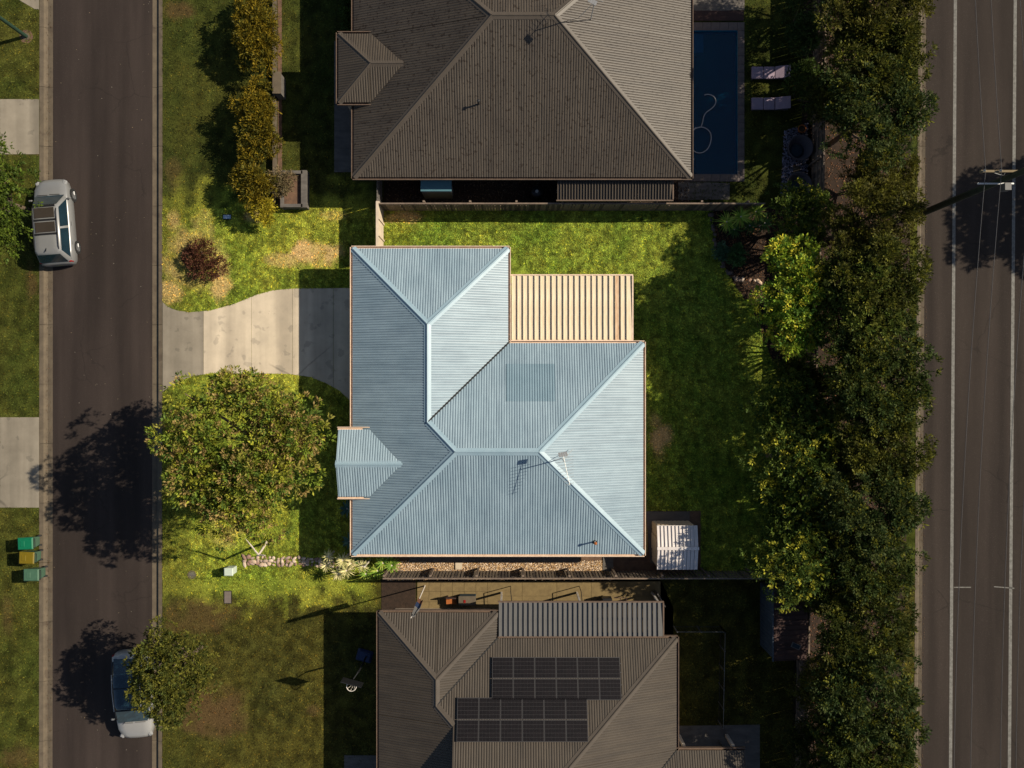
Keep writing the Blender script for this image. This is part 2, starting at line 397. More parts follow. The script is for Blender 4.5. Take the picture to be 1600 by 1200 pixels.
def wearf(x, y):
    w = np.zeros_like(x)
    n1 = fbm(x, y, .9, 3.3)
    for (a, b2, rx, ry, s) in wear_patches:
        d = ((x - gx(a)) / (rx / PX)) ** 2 + ((y - gy(b2)) / (ry / PX)) ** 2
        w = np.maximum(w, s * np.clip(1.25 - d + n1 * .9, 0, 1))
    return np.clip(w, 0, 1)
DRIVE = pp((253, 471), (262, 479), (276, 485), (296, 488), (330, 485), (366, 475), (400, 461), (425, 454), (455, 451), (552, 450), (575, 450), (575, 640), (558, 636), (545, 624), (530, 610), (510, 599), (485, 589), (450, 584), (330, 583), (300, 588), (275, 598), (262, 606), (253, 614))
no_grass = [DRIVE, pp((0, 155), (62, 156), (62, 241), (0, 241)), pp((0, 652), (62, 651), (62, 793), (0, 793)), pp((30, 0), (62, 0), (62, 15), (55, 15))]
rects_no = []
def lawn(poly_px, ca, cb, cw, step, dens, name='lawn', blend=None):
    """turf sheet clipped to a four-sided lot (rows interpolated) with per-point colour, and grass blades"""
    (x0, y0), (x1, y1), (x2, y2), (x3, y3) = pp(*poly_px)   # order: TL, TR, BR, BL
    nu = int(max(abs(x1 - x0), abs(x2 - x3)) / step) + 1; nv = int(abs(y3 - y0) / step) + 1
    u, v = np.meshgrid(np.linspace(0, 1, nu + 1), np.linspace(0, 1, nv + 1))
    X = ((1 - u) * x0 + u * x1) * (1 - v) + ((1 - u) * x3 + u * x2) * v
    Y = ((1 - u) * y0 + u * y1) * (1 - v) + ((1 - u) * y3 + u * y2) * v
    x, y = X.ravel(), Y.ravel()
    w = wearf(x, y); n1 = fbm(x, y, .35, 1.7); n2 = fbm(x, y, 1.7, 9.1)
    t = np.clip(.5 + n1 * .7 + n2 * .45, 0, 1)[:, None]
    c = np.array(ca) * (1 - t) + np.array(cb) * t
    n3 = fbm(x, y, 3.6, 5.2) if step <= .17 else fbm(x, y, 2.2, 5.2)
    c = c * np.clip(1 + n3 * .85, .5, 1.7)[:, None]
    # surround dimming painted into the turf: soft fade between lots, darker strip at kerb
    if blend is not None:
        yb, sgn, ka, kb_ = blend
        f = np.clip(1 - sgn * (y - yb) / 1.1 + n2 * 1.2, 0, 1) * np.clip((gx(590) - x) / .8, 0, 1)
        cc_ = np.array(ka) * (1 - t) + np.array(kb_) * t
        c = c * (1 - f[:, None]) + cc_ * f[:, None]
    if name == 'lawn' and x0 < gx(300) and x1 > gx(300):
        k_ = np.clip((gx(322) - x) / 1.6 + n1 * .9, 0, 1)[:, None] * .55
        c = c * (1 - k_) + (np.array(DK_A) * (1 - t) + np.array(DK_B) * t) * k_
    c = c * (1 - w[:, None]) + np.array(cw) * w[:, None]
    idx = np.arange((nu + 1) * (nv + 1)).reshape(nv + 1, nu + 1)
    f = np.stack([idx[1:, :-1], idx[1:, 1:], idx[:-1, 1:], idx[:-1, :-1]], -1).reshape(-1, 4)
    vv = np.stack([x, y, np.zeros_like(x)], 1)
    o = link(name, np_mesh(name, vv, f, M['lawn'], c * .8)); struct(o)
    # blades
    area = abs(x1 - x0) * abs(y3 - y0); n = int(area * dens)
    uu = rng.random(n); vv_ = rng.random(n)
    bx = ((1 - uu) * x0 + uu * x1) * (1 - vv_) + ((1 - uu) * x3 + uu * x2) * vv_
    by = ((1 - uu) * y0 + uu * y1) * (1 - vv_) + ((1 - uu) * y3 + uu * y2) * vv_
    iu = np.clip((uu * nu).astype(int), 0, nu); iv = np.clip((vv_ * nv).astype(int), 0, nv)
    k = iv * (nu + 1) + iu
    wb = w[k]; keep = rng.random(n) > wb * .85
    for P in no_grass: keep &= ~in_poly(bx, by, P)
    for (a0, b0, a1, b1) in rects_no:
        keep &= ~((bx > a0) & (bx < a1) & (by > b0) & (by < b1))
    bx, by, k = bx[keep], by[keep], k[keep]; n = len(bx)
    cb2 = c[k] * (rng.random((n, 1)) ** 1.5 * 1.5 + .55)
    yel = rng.random(n) < .14
    cb2[yel] = cb2[yel] * np.array([1.7, 1.35, .9])
    ang = rng.random((n, 1)) * 6.283 + np.array([[0, 2.1, 4.2]]) ; L_ = rng.random((n, 3)) * .05 + .035; hh = rng.random((n, 3)) * .045 + .015
    wd = .012 + rng.random((n, 3)) * .012
    dx, dy = np.cos(ang), np.sin(ang)
    V = np.zeros((n, 3, 3, 3), np.float32)
    V[:, :, 0, 0] = bx[:, None] - dy * wd; V[:, :, 0, 1] = by[:, None] + dx * wd
    V[:, :, 1, 0] = bx[:, None] + dy * wd; V[:, :, 1, 1] = by[:, None] - dx * wd
    V[:, :, 2, 0] = bx[:, None] + dx * L_; V[:, :, 2, 1] = by[:, None] + dy * L_; V[:, :, 2, 2] = hh
    V[:, :, :2, 2] = .003
    F = np.arange(n * 9).reshape(-1, 3)
    C = np.repeat(cb2, 9, axis=0)
    gr = link('grass', np_mesh('grass', V.reshape(-1, 3), F, M['grass'], C)); tag(gr, kind='stuff')
    return o

# lots: (TL, TR, BR, BL) in plan units; top row of the picture lies beyond py=-140
BR_A, BR_B, BR_W = (.145, .19, .022), (.255, .26, .034), (.50, .34, .14)      # undimmed lawn of the blue-roofed house
BK_A, BK_B = (.115, .145, .022), (.20, .20, .035)
DK_A, DK_B, DK_W = (.030, .040, .008), (.050, .052, .010), (.085, .052, .022)  # grass of the other lots, surround dimming put into the colour
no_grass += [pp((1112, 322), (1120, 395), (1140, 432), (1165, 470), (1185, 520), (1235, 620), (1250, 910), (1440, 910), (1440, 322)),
             pp((432, -150), (440, -150), (440, 325), (432, 325)), pp((1160, 210), (1300, 190), (1300, 325), (1215, 325)),
             pp((1010, 798), (1095, 798), (1095, 890), (960, 905), (960, 870), (1010, 868)),
             pp((590, 866), (965, 866), (965, 905), (590, 905)), pp((590, 905), (1060, 905), (1060, 1200), (590, 1200)),
             pp((1057, 1132), (1188, 1132), (1188, 1400), (1057, 1400)), pp((555, -150), (1078, -150), (1078, 325), (555, 325)),
             pp((1255, -150), (1420, -150), (1400, 1400), (1240, 1400)), pp((565, 395), (790, 395), (1000, 560), (1000, 860), (565, 860))]
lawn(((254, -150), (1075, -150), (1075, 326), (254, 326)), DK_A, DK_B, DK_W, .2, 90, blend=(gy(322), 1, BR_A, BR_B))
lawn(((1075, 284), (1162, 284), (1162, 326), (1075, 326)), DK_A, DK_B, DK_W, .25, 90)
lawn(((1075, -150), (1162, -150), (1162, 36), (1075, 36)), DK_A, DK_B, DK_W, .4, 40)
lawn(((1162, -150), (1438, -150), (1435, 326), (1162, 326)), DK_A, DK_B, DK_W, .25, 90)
lawn(((254, 326), (640, 326), (640, 905), (254, 905)), BR_A, BR_B, BR_W, .12, 330)
lawn(((640, 326), (1264, 326), (1260, 905), (640, 905)), (.12, .185, .022), (.215, .25, .034), BR_W, .16, 330)
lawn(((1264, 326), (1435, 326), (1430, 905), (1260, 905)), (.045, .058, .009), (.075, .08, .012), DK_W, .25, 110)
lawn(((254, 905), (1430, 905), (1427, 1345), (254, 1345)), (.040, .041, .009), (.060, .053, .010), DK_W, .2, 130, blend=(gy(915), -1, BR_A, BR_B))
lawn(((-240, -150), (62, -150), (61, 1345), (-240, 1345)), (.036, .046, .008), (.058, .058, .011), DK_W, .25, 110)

def sheet(poly_px, z, m, name, th=.3):
    return struct(MB().prism(pp(*poly_px), z - th, z).build(name, m))
# main driveway: apron + three slabs with sawn joints
def clip_x(poly, a, b):
    def cut(P, xv, keep_gt):
        out = []
        for i in range(len(P)):
            p, q = P[i], P[(i + 1) % len(P)]
            ip = (p[0] >= xv) == keep_gt or p[0] == xv; iq = (q[0] >= xv) == keep_gt or q[0] == xv
            if ip: out.append(p)
            if ip != iq:
                t = (xv - p[0]) / (q[0] - p[0]); out.append((xv, p[1] + (q[1] - p[1]) * t))
        return out
    return cut(cut(poly, a, True), b, False)
joints = [254, 318, 393, 457, 521, 574]
dr = bpy.data.objects.new('driveway', None); COL.objects.link(dr); struct(dr)
for i in range(5):
    P = clip_x(DRIVE, gx(joints[i]) + .008, gx(joints[i + 1]) - .008)
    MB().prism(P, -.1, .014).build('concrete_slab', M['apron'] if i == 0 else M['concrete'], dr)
for (a, b2, c, d) in ((-240, 155, 61, 241), (-240, 652, 61, 793)):
    o = bpy.data.objects.new('driveway', None); COL.objects.link(o); struct(o)
    MB().prism(pp((a, b2), (c, b2), (c, d), (a, d)), -.1, .013).build('concrete_slab', M['apron'], o)
o = bpy.data.objects.new('driveway', None); COL.objects.link(o); struct(o)
MB().prism(pp((-60, -140), (61, -140), (61, 15), (54, 14), (30, 0)), -.1, .013).build('concrete_slab', M['apron'], o)

# ------------------------------------------------------------------ HOUSES
def ucut(poly, o, du, dv, u):
    vs = []
    n = len(poly)
    for i in range(n):
        p, q = poly[i], poly[(i + 1) % n]
        pu = (p[0] - o[0]) * du[0] + (p[1] - o[1]) * du[1]; qu = (q[0] - o[0]) * du[0] + (q[1] - o[1]) * du[1]
        if (pu <= u <= qu) or (qu <= u <= pu):
            if abs(qu - pu) < 1e-9: continue
            t = (u - pu) / (qu - pu)
            x = p[0] + (q[0] - p[0]) * t; y = p[1] + (q[1] - p[1]) * t
            vs.append((x - o[0]) * dv[0] + (y - o[1]) * dv[1])
    return (min(vs), max(vs)) if vs else None

def slope(parent, poly, eave_pt, up, z0, m, pitch=.4, period=.118, amp=.024, name='roof_slope'):
    """corrugated steel slope: ribs run up the fall; the profile is real geometry"""
    dv = up; du = (-up[1], up[0]); o = eave_pt
    us = [(p[0] - o[0]) * du[0] + (p[1] - o[1]) * du[1] for p in poly]
    u0, u1 = min(us), max(us); cols = []
    prof = ((0.0, 0), (.22, 1), (.66, 1), (.88, 0))
    k = math.floor(u0 / period)
    samples = []
    while k * period < u1:
        for ph, h in prof: samples.append((k * period + ph * period, h))
        k += 1
    samples = [s for s in samples if u0 + 1e-4 < s[0] < u1 - 1e-4] + [(u0 + 1e-4, 1), (u1 - 1e-4, 1)] + [(u, 1) for u in us if u0 + 1e-3 < u < u1 - 1e-3]
    samples.sort()
    vs = []; fs = []
    for (u, h) in samples:
        r = ucut(poly, o, du, dv, u)
        if r is None: continue
        for v in r:
            vs.append((o[0] + du[0] * u + dv[0] * v, o[1] + du[1] * u + dv[1] * v, z0 + pitch * v + h * amp))
    n = len(vs) // 2
    for i in range(n - 1): fs.append((2 * i, 2 * i + 1, 2 * i + 3, 2 * i + 2))
    mb = MB().add(vs, fs)
    return mb.build(name, m, parent)

def cap(parent, p0, p1, m, w=.17, drop=.05, name='ridge_cap', lift=.03):
    a, b2 = Vector(p0), Vector(p1); d = (b2 - a).normalized(); s = d.cross(Vector((0, 0, 1))).normalized(); up = s.cross(d).normalized()
    prof = ((-w, -drop), (-.045, 0), (-.03, .035), (0, .05), (.03, .035), (.045, 0), (w, -drop))
    vs = []
    for P in (a, b2):
        for (x, z) in prof: vs.append(P + s * x + up * (z + lift))
    n = len(prof); fs = [(i, i + 1, n + i + 1, n + i) for i in range(n - 1)]
    fs.append(tuple([n - 1, 0] + [n, 2 * n - 1])) if False else None
    return MB().add(vs, fs).build(name, m, parent)

def gutter(parent, p0, p1, z, m, out, name='gutter', w=.10):
    """open channel hung outside the eave line p0-p1 (out = outward unit vector)"""
    a, b2 = Vector((*p0, z)), Vector((*p1, z)); o = Vector((*out, 0))
    d = (b2 - a).normalized(); a -= d * .06; b2 += d * .06
    prof = ((-.06, .0), (-.06, -.12), (w - .06, -.12), (w - .06, .02), (w - .03, .02), (w - .03, -.15), (-.09, -.17), (-.09, .0))
    vs = []
    for P in (a, b2):
        for (x, zz) in prof: vs.append(P + o * (x + .05) + Vector((0, 0, zz)))
    n = len(prof); fs = [(i, (i + 1) % n, n + (i + 1) % n, n + i) for i in range(n)] + [tuple(range(n)), tuple(range(2 * n - 1, n - 1, -1))]
    return MB().add(vs, fs).build(name, m, parent)

def window(parent, c, w, h, ax, z=1.5):
    """window on a wall whose outward normal is ax"""
    rz = math.atan2(ax[1], ax[0])
    f = MB()
    for s in (-1, 1):
        f.box((0.02, s * (w / 2 - .03), 0), (.08, .06, h)); f.box((0.02, 0, s * (h / 2 - .03)), (.08, w - .12, .06))
    f.box((.02, 0, 0), (.07, .05, h - .12))
    o = f.build('window', M['frame'], parent, loc=(c[0] + ax[0] * .03, c[1] + ax[1] * .03, z), rot=(0, 0, rz))
    MB().box((0, 0, 0), (.03, w - .12, h - .12)).build('pane', M['glass'], o)

def z_at(z0, d): return z0 + .4 * d
E = 2.6
def streaked(base, st, name, amt=.45):
    m = M[base].copy(); m.name = name
    nt = m.node_tree; N = nt.nodes; L = nt.links; b = N['Principled BSDF']; src = b.inputs['Base Color'].links[0].from_socket
    tc = [n for n in N if n.type == 'TEX_COORD'][0]; mp = N.new('ShaderNodeMapping'); mp.inputs['Scale'].default_value = st; L.new(tc.outputs['Object'], mp.inputs[0])
    nz = N.new('ShaderNodeTexNoise'); nz.inputs['Scale'].default_value = 1; nz.inputs['Detail'].default_value = 7; nz.inputs['Roughness'].default_value = .7; L.new(mp.outputs[0], nz.inputs['Vector'])
    rp = N.new('ShaderNodeValToRGB'); rp.color_ramp.elements[0].position = .36; rp.color_ramp.elements[1].position = .6
    rp.color_ramp.elements[0].color = (1 - amt, 1 - amt * .95, 1 - amt * .85, 1); rp.color_ramp.elements[1].color = (1, 1, 1, 1); L.new(nz.outputs[0], rp.inputs[0])
    mx = N.new('ShaderNodeMix'); mx.data_type = 'RGBA'; mx.blend_type = 'MULTIPLY'; mx.inputs[0].default_value = 1
    L.new(src, mx.inputs[6]); L.new(rp.outputs[0], mx.inputs[7]); L.new(mx.outputs[2], b.inputs['Base Color'])
    return m
ROOFM = {}
for k_ in ('blue_roof', 'taupe_roof', 'taupe_clean'):
    a_ = .22 if k_ == 'blue_roof' else .26
    ROOFM[k_] = (streaked(k_, (.35, 5, 1), k_ + '_weathered_across', a_), streaked(k_, (5, .35, 1), k_ + '_weathered_down', a_))
_slope = slope
def slope(parent, poly, eave_pt, up, z0, m, **k):
    for key, (ew, ns) in ROOFM.items():
        if m is M[key]: m = ew if abs(up[0]) > .5 else ns; break
    return _slope(parent, poly, eave_pt, up, z0, m, **k)
# --- the blue-roofed house
hx0, hx1, hxm = -7.57, 6.23, -.18
hyN, hyS, hyM = 6.44, -8.08, 1.945
house = thing('house', 'large house with pale blue corrugated hip roof, cream gutters and small gabled porch', 'house')
P1 = (-3.875, 2.745); P2 = (-3.875, -1.75); M1 = (-2.56, -3.07); M2 = (1.22, -3.07); V = (hxm, hyM)
NW, NE, SW, SE, NE2 = (hx0, hyN), (hxm, hyN), (hx0, hyS), (hx1, hyS), (hx1, hyM)
br = M['blue_roof']
slope(house, [NW, P1, P2, M1, SW], SW, (1, 0), E, br)
slope(house, [NW, NE, P1], NW, (0, -1), E, br)
slope(house, [NE, V, P2, P1], NE, (-1, 0), E, br)
slope(house, [V, P2, M1, M2, NE2], NE2, (0, -1), E, br)
slope(house, [NE2, M2, SE], SE, (-1, 0), E, br)
slope(house, [SW, M1, M2, SE], SW, (0, 1), E, br)
def z3(p, z): return (p[0], p[1], z)
slope(house, [(-.27, .95), (-.27, -.80), (2.02, -.80), (2.02, .95)], NE2, (0, -1), E + .006, M['old_blue'], name='roof_patch')['label'] = 'slightly darker faded square of roof sheets'
zw, zm = z_at(E, 3.695), z_at(E, 5.0125)
bc = M['blue_cap']
for a, b2, d in ((z3(NW, E), z3(P1, zw), .045), (z3(NE, E), z3(P1, zw), .045), (z3(P1, zw), z3(P2, zw), .065), (z3(P2, zw), z3(M1, zm), .045),
                 (z3(SW, E), z3(M1, zm), .045), (z3(M1, zm), z3(M2, zm), .065), (z3(M2, zm), z3(NE2, E), .045), (z3(M2, zm), z3(SE, E), .045)):
    cap(house, a, b2, bc, drop=d)
MB().tube([(V[0], V[1], E + .02), (P2[0], P2[1], zw + .02)], .045, 6).build('valley_gutter', M['rubber'], house)
gm = M['gutter']
for a, b2, o in ((NW, NE, (0, 1)), (NW, SW, (-1, 0)), (SW, SE, (0, -1)), (SE, NE2, (1, 0)), ((hxm + .1, hyM), NE2, (0, 1)), (NE, (hxm, hyM + .1), (1, 0))):
    gutter(house, a, b2, E, gm, o)
ov = .45
MB().prism([(hx0 + ov, hyN - ov), (hx0 + ov, hyS + ov), (hx1 - ov, hyS + ov), (hx1 - ov, hyM - ov), (hxm - ov, hyM - ov), (hxm - ov, hyN - ov)], -.1, 2.40).build('wall', M['brick'], house)
MB().prism([(hx0 + .02, hyN - .02), (hx0 + .02, hyS + .02), (hx1 - .02, hyS + .02), (hx1 - .02, hyM - .02), (hxm - .02, hyM - .02), (hxm - .02, hyN - .02)], 2.404, 2.44).build('soffit', M['frame'], house)
gd = bpy.data.objects.new('garage_door', None); COL.objects.link(gd); gd.parent = house
for i in range(5): MB().box((hx0 + ov - .03, 2.6, .24 + i * .45), (.05, 4.8, .435)).build('door_panel', M['door'], gd)
for (x, y, w, ax) in ((hx0 + ov, -6.6, 1.8, (-1, 0)), (-5, hyS + ov, 1.2, (0, -1)), (-1, hyS + ov, 1.8, (0, -1)), (3, hyS + ov, 1.2, (0, -1)), (hx1 - ov, -5.5, 1.8, (1, 0)), (hx1 - ov, -1.5, 2.4, (1, 0)), (3, hyM - ov, 2.4, (0, 1)), (-3.9, hyN - ov, 1.5, (0, 1)), (hxm - ov, 4, 2.1, (1, 0))):
    window(house, (x, y), w, 1.2, ax)
# porch gable
pE = 2.95; px0 = -8.17; yn, ys = -2.14, -5.30; yc = (yn + ys) / 2; hd = (yn - ys) / 2; pr = pE + .4 * hd
xe = hx0 + (pE - E) / .4; xr = hx0 + (pr - E) / .4
slope(house, [(px0, yn), (xe, yn), (xr, yc), (px0, yc)], (px0, yn), (0, -1), pE + .02, br, name='porch_roof')
slope(house, [(px0, ys), (xe, ys), (xr, yc), (px0, yc)], (px0, ys), (0, 1), pE + .02, br, name='porch_roof')
cap(house, (px0 - .03, yc, pr), (xr + .05, yc, pr), bc, drop=.065)
gutter(house, (px0, yn), (xe, yn), pE, gm, (0, 1)); gutter(house, (px0, ys), (xe, ys), pE, gm, (0, -1))
mb = MB()   # gable wall of the porch, closed triangle with thickness
vs = [(px0 + .12, yn - .1, pE - .25), (px0 + .12, ys + .1, pE - .25), (px0 + .12, ys + .1, pE - .02), (px0 + .12, yc, pr - .06), (px0 + .12, yn - .1, pE - .02)]
vs += [(v[0] + .1, v[1], v[2]) for v in vs]
mb.add(vs, [(4, 3, 2, 1, 0), (5, 6, 7, 8, 9)] + [(i, (i + 1) % 5, 5 + (i + 1) % 5, 5 + i) for i in range(5)])
mb.build('gable_end', M['frame'], house)
for y in (yn - .3, ys + .3): MB().box((px0 + .25, y, 1.34), (.18, .18, 2.7)).build('post', M['frame'], house)
for y in (yn - .3, ys + .3): MB().box((px0 + .25 + .75, y, 2.75), (1.3, .1, .2)).build('beam', M['frame'], house)
struct(MB().box(((px0 + hx0) / 2 + .3, yc, .0), (1.2, 2.8, .12)).build('porch_floor', M['slab']))
# roof fittings of the blue house
def antenna(loc, label, hgt=1.9, rot=0.0, yagi=True):
    t = thing('tv_antenna', label, 'antenna', loc, rot)
    MB().tube([(0, 0, -.1), (0, 0, hgt)], .022, 6).build('mast', M['metal'], t)
    MB().tube([(0, 0, hgt - .7), (.55, .35, .05)], .012, 5).build('stay', M['metal'], t)
    b2 = MB().tube([(0, .25, hgt), (.1, -1.05, hgt + .02)], .014, 5).build('boom', M['metal'], t)
    for i in range(9):
        f = i / 8; y = .15 - 1.15 * f; x = .1 * (0.25 - y) / 1.3; w = .42 - .22 * f
        MB().tube([(x - w, y - .03, hgt + .02), (x + w, y + .03, hgt + .02)], .008, 4).build('element', M['metal'], t)
    mm = MB()
    for i in range(4): mm.box((-.16 + .1 * i, .32, hgt), (.09, .2, .03), .1)
    mm.build('reflector', M['lamp'], t)
    return t
def on_slope(px, py, eave, up, z0=E):
    """world point on a roof slope under the plan reading (px,py)"""
    z = z0 + 1
    for _ in range(30):
        p = W(px, py, z); d = (p.x - eave[0]) * up[0] + (p.y - eave[1]) * up[1]; z = z0 + .4 * d
    return W(px, py, z)
antenna(on_slope(878, 716, NE2, (-1, 0)) , 'silver TV antenna on the pale blue roof just east of the main ridge', 1.75, R(8))
vp = on_slope(929, 846, SW, (0, 1))
t = thing('vent_pipe', 'short capped vent pipe near the south-east hip of the blue roof', 'vent pipe', tuple(vp))
MB().tube([(0, 0, -.05), (0, 0, .5)], .04, 10).build('pipe', M['white_post'], t)
MB().lathe([(.001, .60), (.07, .56), (.07, .50), (.001, .5)], 12).build('cowl', M['terracotta'], t)
MB().lathe([(.12, .0), (.06, .06), (.04, .1)], 12).build('flashing', M['rubber'], t)

# --- north house (dark taupe roof)
nh = thing('house', 'big house with lichen-spotted dark taupe hip roof beside the swimming pool', 'house')
ax0, ax1, ayS, hd6 = -7.51, 8.49, 9.82, 6.6; ayN = ayS + 2 * hd6; ry = ayS + hd6
a_, b_, c_, d_ = (ax0, ayS), (ax1, ayS), (ax1, ayN), (ax0, ayN); r0, r1 = (ax0 + hd6, ry), (ax1 - hd6, ry); rz_ = z_at(E, hd6)
tr_ = M['taupe_roof']; tcp = M['taupe_cap']
slope(nh, [a_, d_, r0], a_, (1, 0), E, tr_); slope(nh, [a_, b_, r1, r0], a_, (0, 1), E, tr_); slope(nh, [b_, c_, r1], b_, (-1, 0), E, tr_); slope(nh, [d_, c_, r1, r0], d_, (0, -1), E, tr_)
for p, q, d in ((a_, r0, .045), (d_, r0, .045), (b_, r1, .045), (c_, r1, .045)): cap(nh, z3(p, E), z3(q, rz_), tcp, drop=d)
cap(nh, z3(r0, rz_), z3(r1, rz_), tcp, drop=.065)
dg = M['dark_gutter']
for p, q, o in ((a_, b_, (0, -1)), (b_, c_, (1, 0)), (a_, d_, (-1, 0)), (d_, c_, (0, 1))): gutter(nh, p, q, E, dg, o)
MB().prism([(ax0 + ov, ayS + ov), (ax1 - ov, ayS + ov), (ax1 - ov, ayN - ov), (ax0 + ov, ayN - ov)], -.1, 2.40).build('wall', M['brick'], nh)
MB().prism([(ax0, ayS), (ax1, ayS), (ax1, ayN), (ax0, ayN)], 2.404, 2.44).build('soffit', M['frame'], nh)
for (x, y, w, ax) in ((ax0 + ov, 11.5, 1.5, (-1, 0)), (ax0 + ov, 19, 1.8, (-1, 0)), (-4, ayS + ov, 1.2, (0, -1)), (1, ayS + ov, 1.8, (0, -1)), (5.5, ayS + ov, 1.2, (0, -1)), (ax1 - ov, 13, 2.4, (1, 0)), (ax1 - ov, 18, 2.4, (1, 0))):
    window(nh, (x, y), w, 1.2, ax)
n0, y1_, y0_ = -8.17, 16.49, 13.26; yc = (y1_ + y0_) / 2; hd = (y1_ - y0_) / 2; pr = pE + .4 * hd; xe = ax0 + (pE - E) / .4; xr = ax0 + (pr - E) / .4
slope(nh, [(n0, y1_), (xe, y1_), (xr, yc), (n0 + hd, yc)], (n0, y1_), (0, -1), pE + .02, M['taupe_clean'], name='porch_roof')
slope(nh, [(n0, y0_), (xe, y0_), (xr, yc), (n0 + hd, yc)], (n0, y0_), (0, 1), pE + .02, M['taupe_clean'], name='porch_roof')
slope(nh, [(n0, y0_), (n0, y1_), (n0 + hd, yc)], (n0, y0_), (1, 0), pE + .02, M['taupe_clean'], name='porch_roof')
cap(nh, (n0 + hd, yc, pr), (xr, yc, pr), tcp, drop=.065); cap(nh, (n0, y0_, pE), (n0 + hd, yc, pr), tcp); cap(nh, (n0, y1_, pE), (n0 + hd, yc, pr), tcp)
gutter(nh, (n0, y1_), (xe, y1_), pE, dg, (0, 1)); gutter(nh, (n0, y0_), (xe, y0_), pE, dg, (0, -1)); gutter(nh, (n0, y0_), (n0, y1_), pE, dg, (-1, 0))
for y in (y0_ + .3, y1_ - .3): MB().box((n0 + .3, y, 1.37), (.2, .2, 2.76)).build('post', M['brick'], nh)
struct(MB().box((-8.0, yc - .9, .0), (1.9, 6.6, .09)).build('porch_floor', M['slab']))
p = on_slope(923, 31, b_, (-1, 0)); antenna(tuple(p), 'grey TV antenna standing on the lichen-spotted east slope of the taupe roof', 2.6, R(150))
p = on_slope(748, 163, a_, (0, 1))
t = thing('vent_pipe', 'short dark vent pipe on the south slope of the lichen-spotted taupe roof', 'vent pipe', tuple(p))
MB().tube([(0, 0, -.05), (0, 0, .5)], .04, 8).build('pipe', M['black'], t); MB().lathe([(.001, .56), (.07, .54), (.07, .48), (.001, .48)], 12).build('cowl', M['black'], t)

# --- south house (plain taupe roof with solar arrays)
sh = thing('house', 'plain dark taupe roofed house with two solar arrays and a grey patio cover', 'house')
sx0, sxm, sx1, syN, syM = -6.32, -.70, 7.81, -10.85, -12.07
R1, Q2, G0 = (-3.51, -13.66), (-3.51, -14.88), (-2.70, -15.69); ymid = syM - 6.0; yend = syM - 12.0
tc_ = M['taupe_clean']; gzr = z_at(E, 6.0)
slope(sh, [(sx0, syN), R1, Q2, G0, (-2.70, yend), (sx0, yend)], (sx0, syN), (1, 0), E, tc_)
slope(sh, [(sx0, syN), (sxm, syN), R1], (sx0, syN), (0, -1), E, tc_)
slope(sh, [(sxm, syN), (sxm, syM), Q2, R1], (sxm, syN), (-1, 0), E, tc_)
rM = (sx1 - 6.0, ymid)
slope(sh, [(sxm, syM), Q2, G0, (-2.70, ymid), rM, (sx1, syM)], (sxm, syM), (0, -1), E, tc_)
vE = (sx1, -17.39)
slope(sh, [(sx1, syM), rM, (sx1 - 3.1, -20.49), vE], (sx1, syM), (-1, 0), E, tc_)
slope(sh, [vE, (11.03, -17.39), (11.03, -20.49), (sx1 - 3.1, -20.49)], vE, (0, -1), E, tc_)
slope(sh, [(11.03, -23.6), (sx1, -23.6), (sx1 - 3.1, -20.49), (11.03, -20.49)], (11.03, -23.6), (0, 1), E, tc_)
slope(sh, [(-2.70, yend), (sx1 - 3.1, yend), rM, (-2.70, ymid)], (-2.70, yend), (0, 1), E, tc_)
for p, q, zp, zq, d in (((sx0, syN), R1, E, 3.72, .045), ((sxm, syN), R1, E, 3.72, .045), (R1, Q2, 3.72, 3.72, .065), (Q2, G0, 3.72, 4.05, .045), ((sx1, syM), rM, E, gzr, .045), (rM, (-2.70, ymid), gzr, gzr, .065)):
    cap(sh, z3(p, zp), z3(q, zq), tcp, drop=d)
MB().tube([(sxm, syM, E + .02), (Q2[0], Q2[1], 3.73)], .04, 6).build('valley_gutter', M['rubber'], sh)
MB().tube([(sx1, -17.39, E + .02), (sx1 - 3.1, -20.49, 3.86)], .04, 6).build('valley_gutter', M['rubber'], sh)
vs = [(-2.70, G0[1], 4.03), (-2.70, ymid, gzr), (-2.70, yend, E + .02), (-2.70, yend, 2.4), (-2.70, G0[1], 2.4)]
vs += [(v[0] + .1, v[1], v[2] - .03) for v in vs]
MB().add(vs, [(0, 1, 2, 3, 4), (9, 8, 7, 6, 5)] + [(i, (i + 1) % 5, 5 + (i + 1) % 5, 5 + i) for i in range(5)]).build('gable_end', M['dark_gutter'], sh)
for p, q, o in (((sx0, syN), (sxm, syN), (0, 1)), ((sx0, syN), (sx0, yend), (-1, 0)), ((sxm, syM), (sx1, syM), (0, 1)), ((sx1, syM), (sx1, -17.39), (1, 0)), (vE, (11.03, -17.39), (0, 1)), ((sxm, syN), (sxm, syM), (1, 0))):
    gutter(sh, p, q, E, dg, o)
MB().prism([(sx0 + ov, syN - ov), (sx0 + ov, yend), (sx1 - ov, yend), (sx1 - ov, syM - ov), (sxm - ov, syM - ov), (sxm - ov, syN - ov)], -.1, 2.4).build('wall', M['brick'], sh)
MB().prism([(sx0, syN), (sx0, yend), (sx1, yend), (sx1, syM), (sxm, syM), (sxm, syN)], 2.404, 2.44).build('soffit', M['frame'], sh)
for (x, y, w, ax) in ((sx0 + ov, -13, 1.8, (-1, 0)), (sx0 + ov, -19, 1.8, (-1, 0)), (-3.5, syN - ov, 1.5, (0, 1)), (3, syM - ov, 2.4, (0, 1)), (sx1 - ov, -14.5, 1.8, (1, 0))):
    window(sh, (x, y), w, 1.2, ax)
for (x, y) in ((10.8, -17.7), (8.4, -17.7)): MB().box((x, y, 1.25), (.14, .14, 2.5)).build('post', M['white_post'], sh)
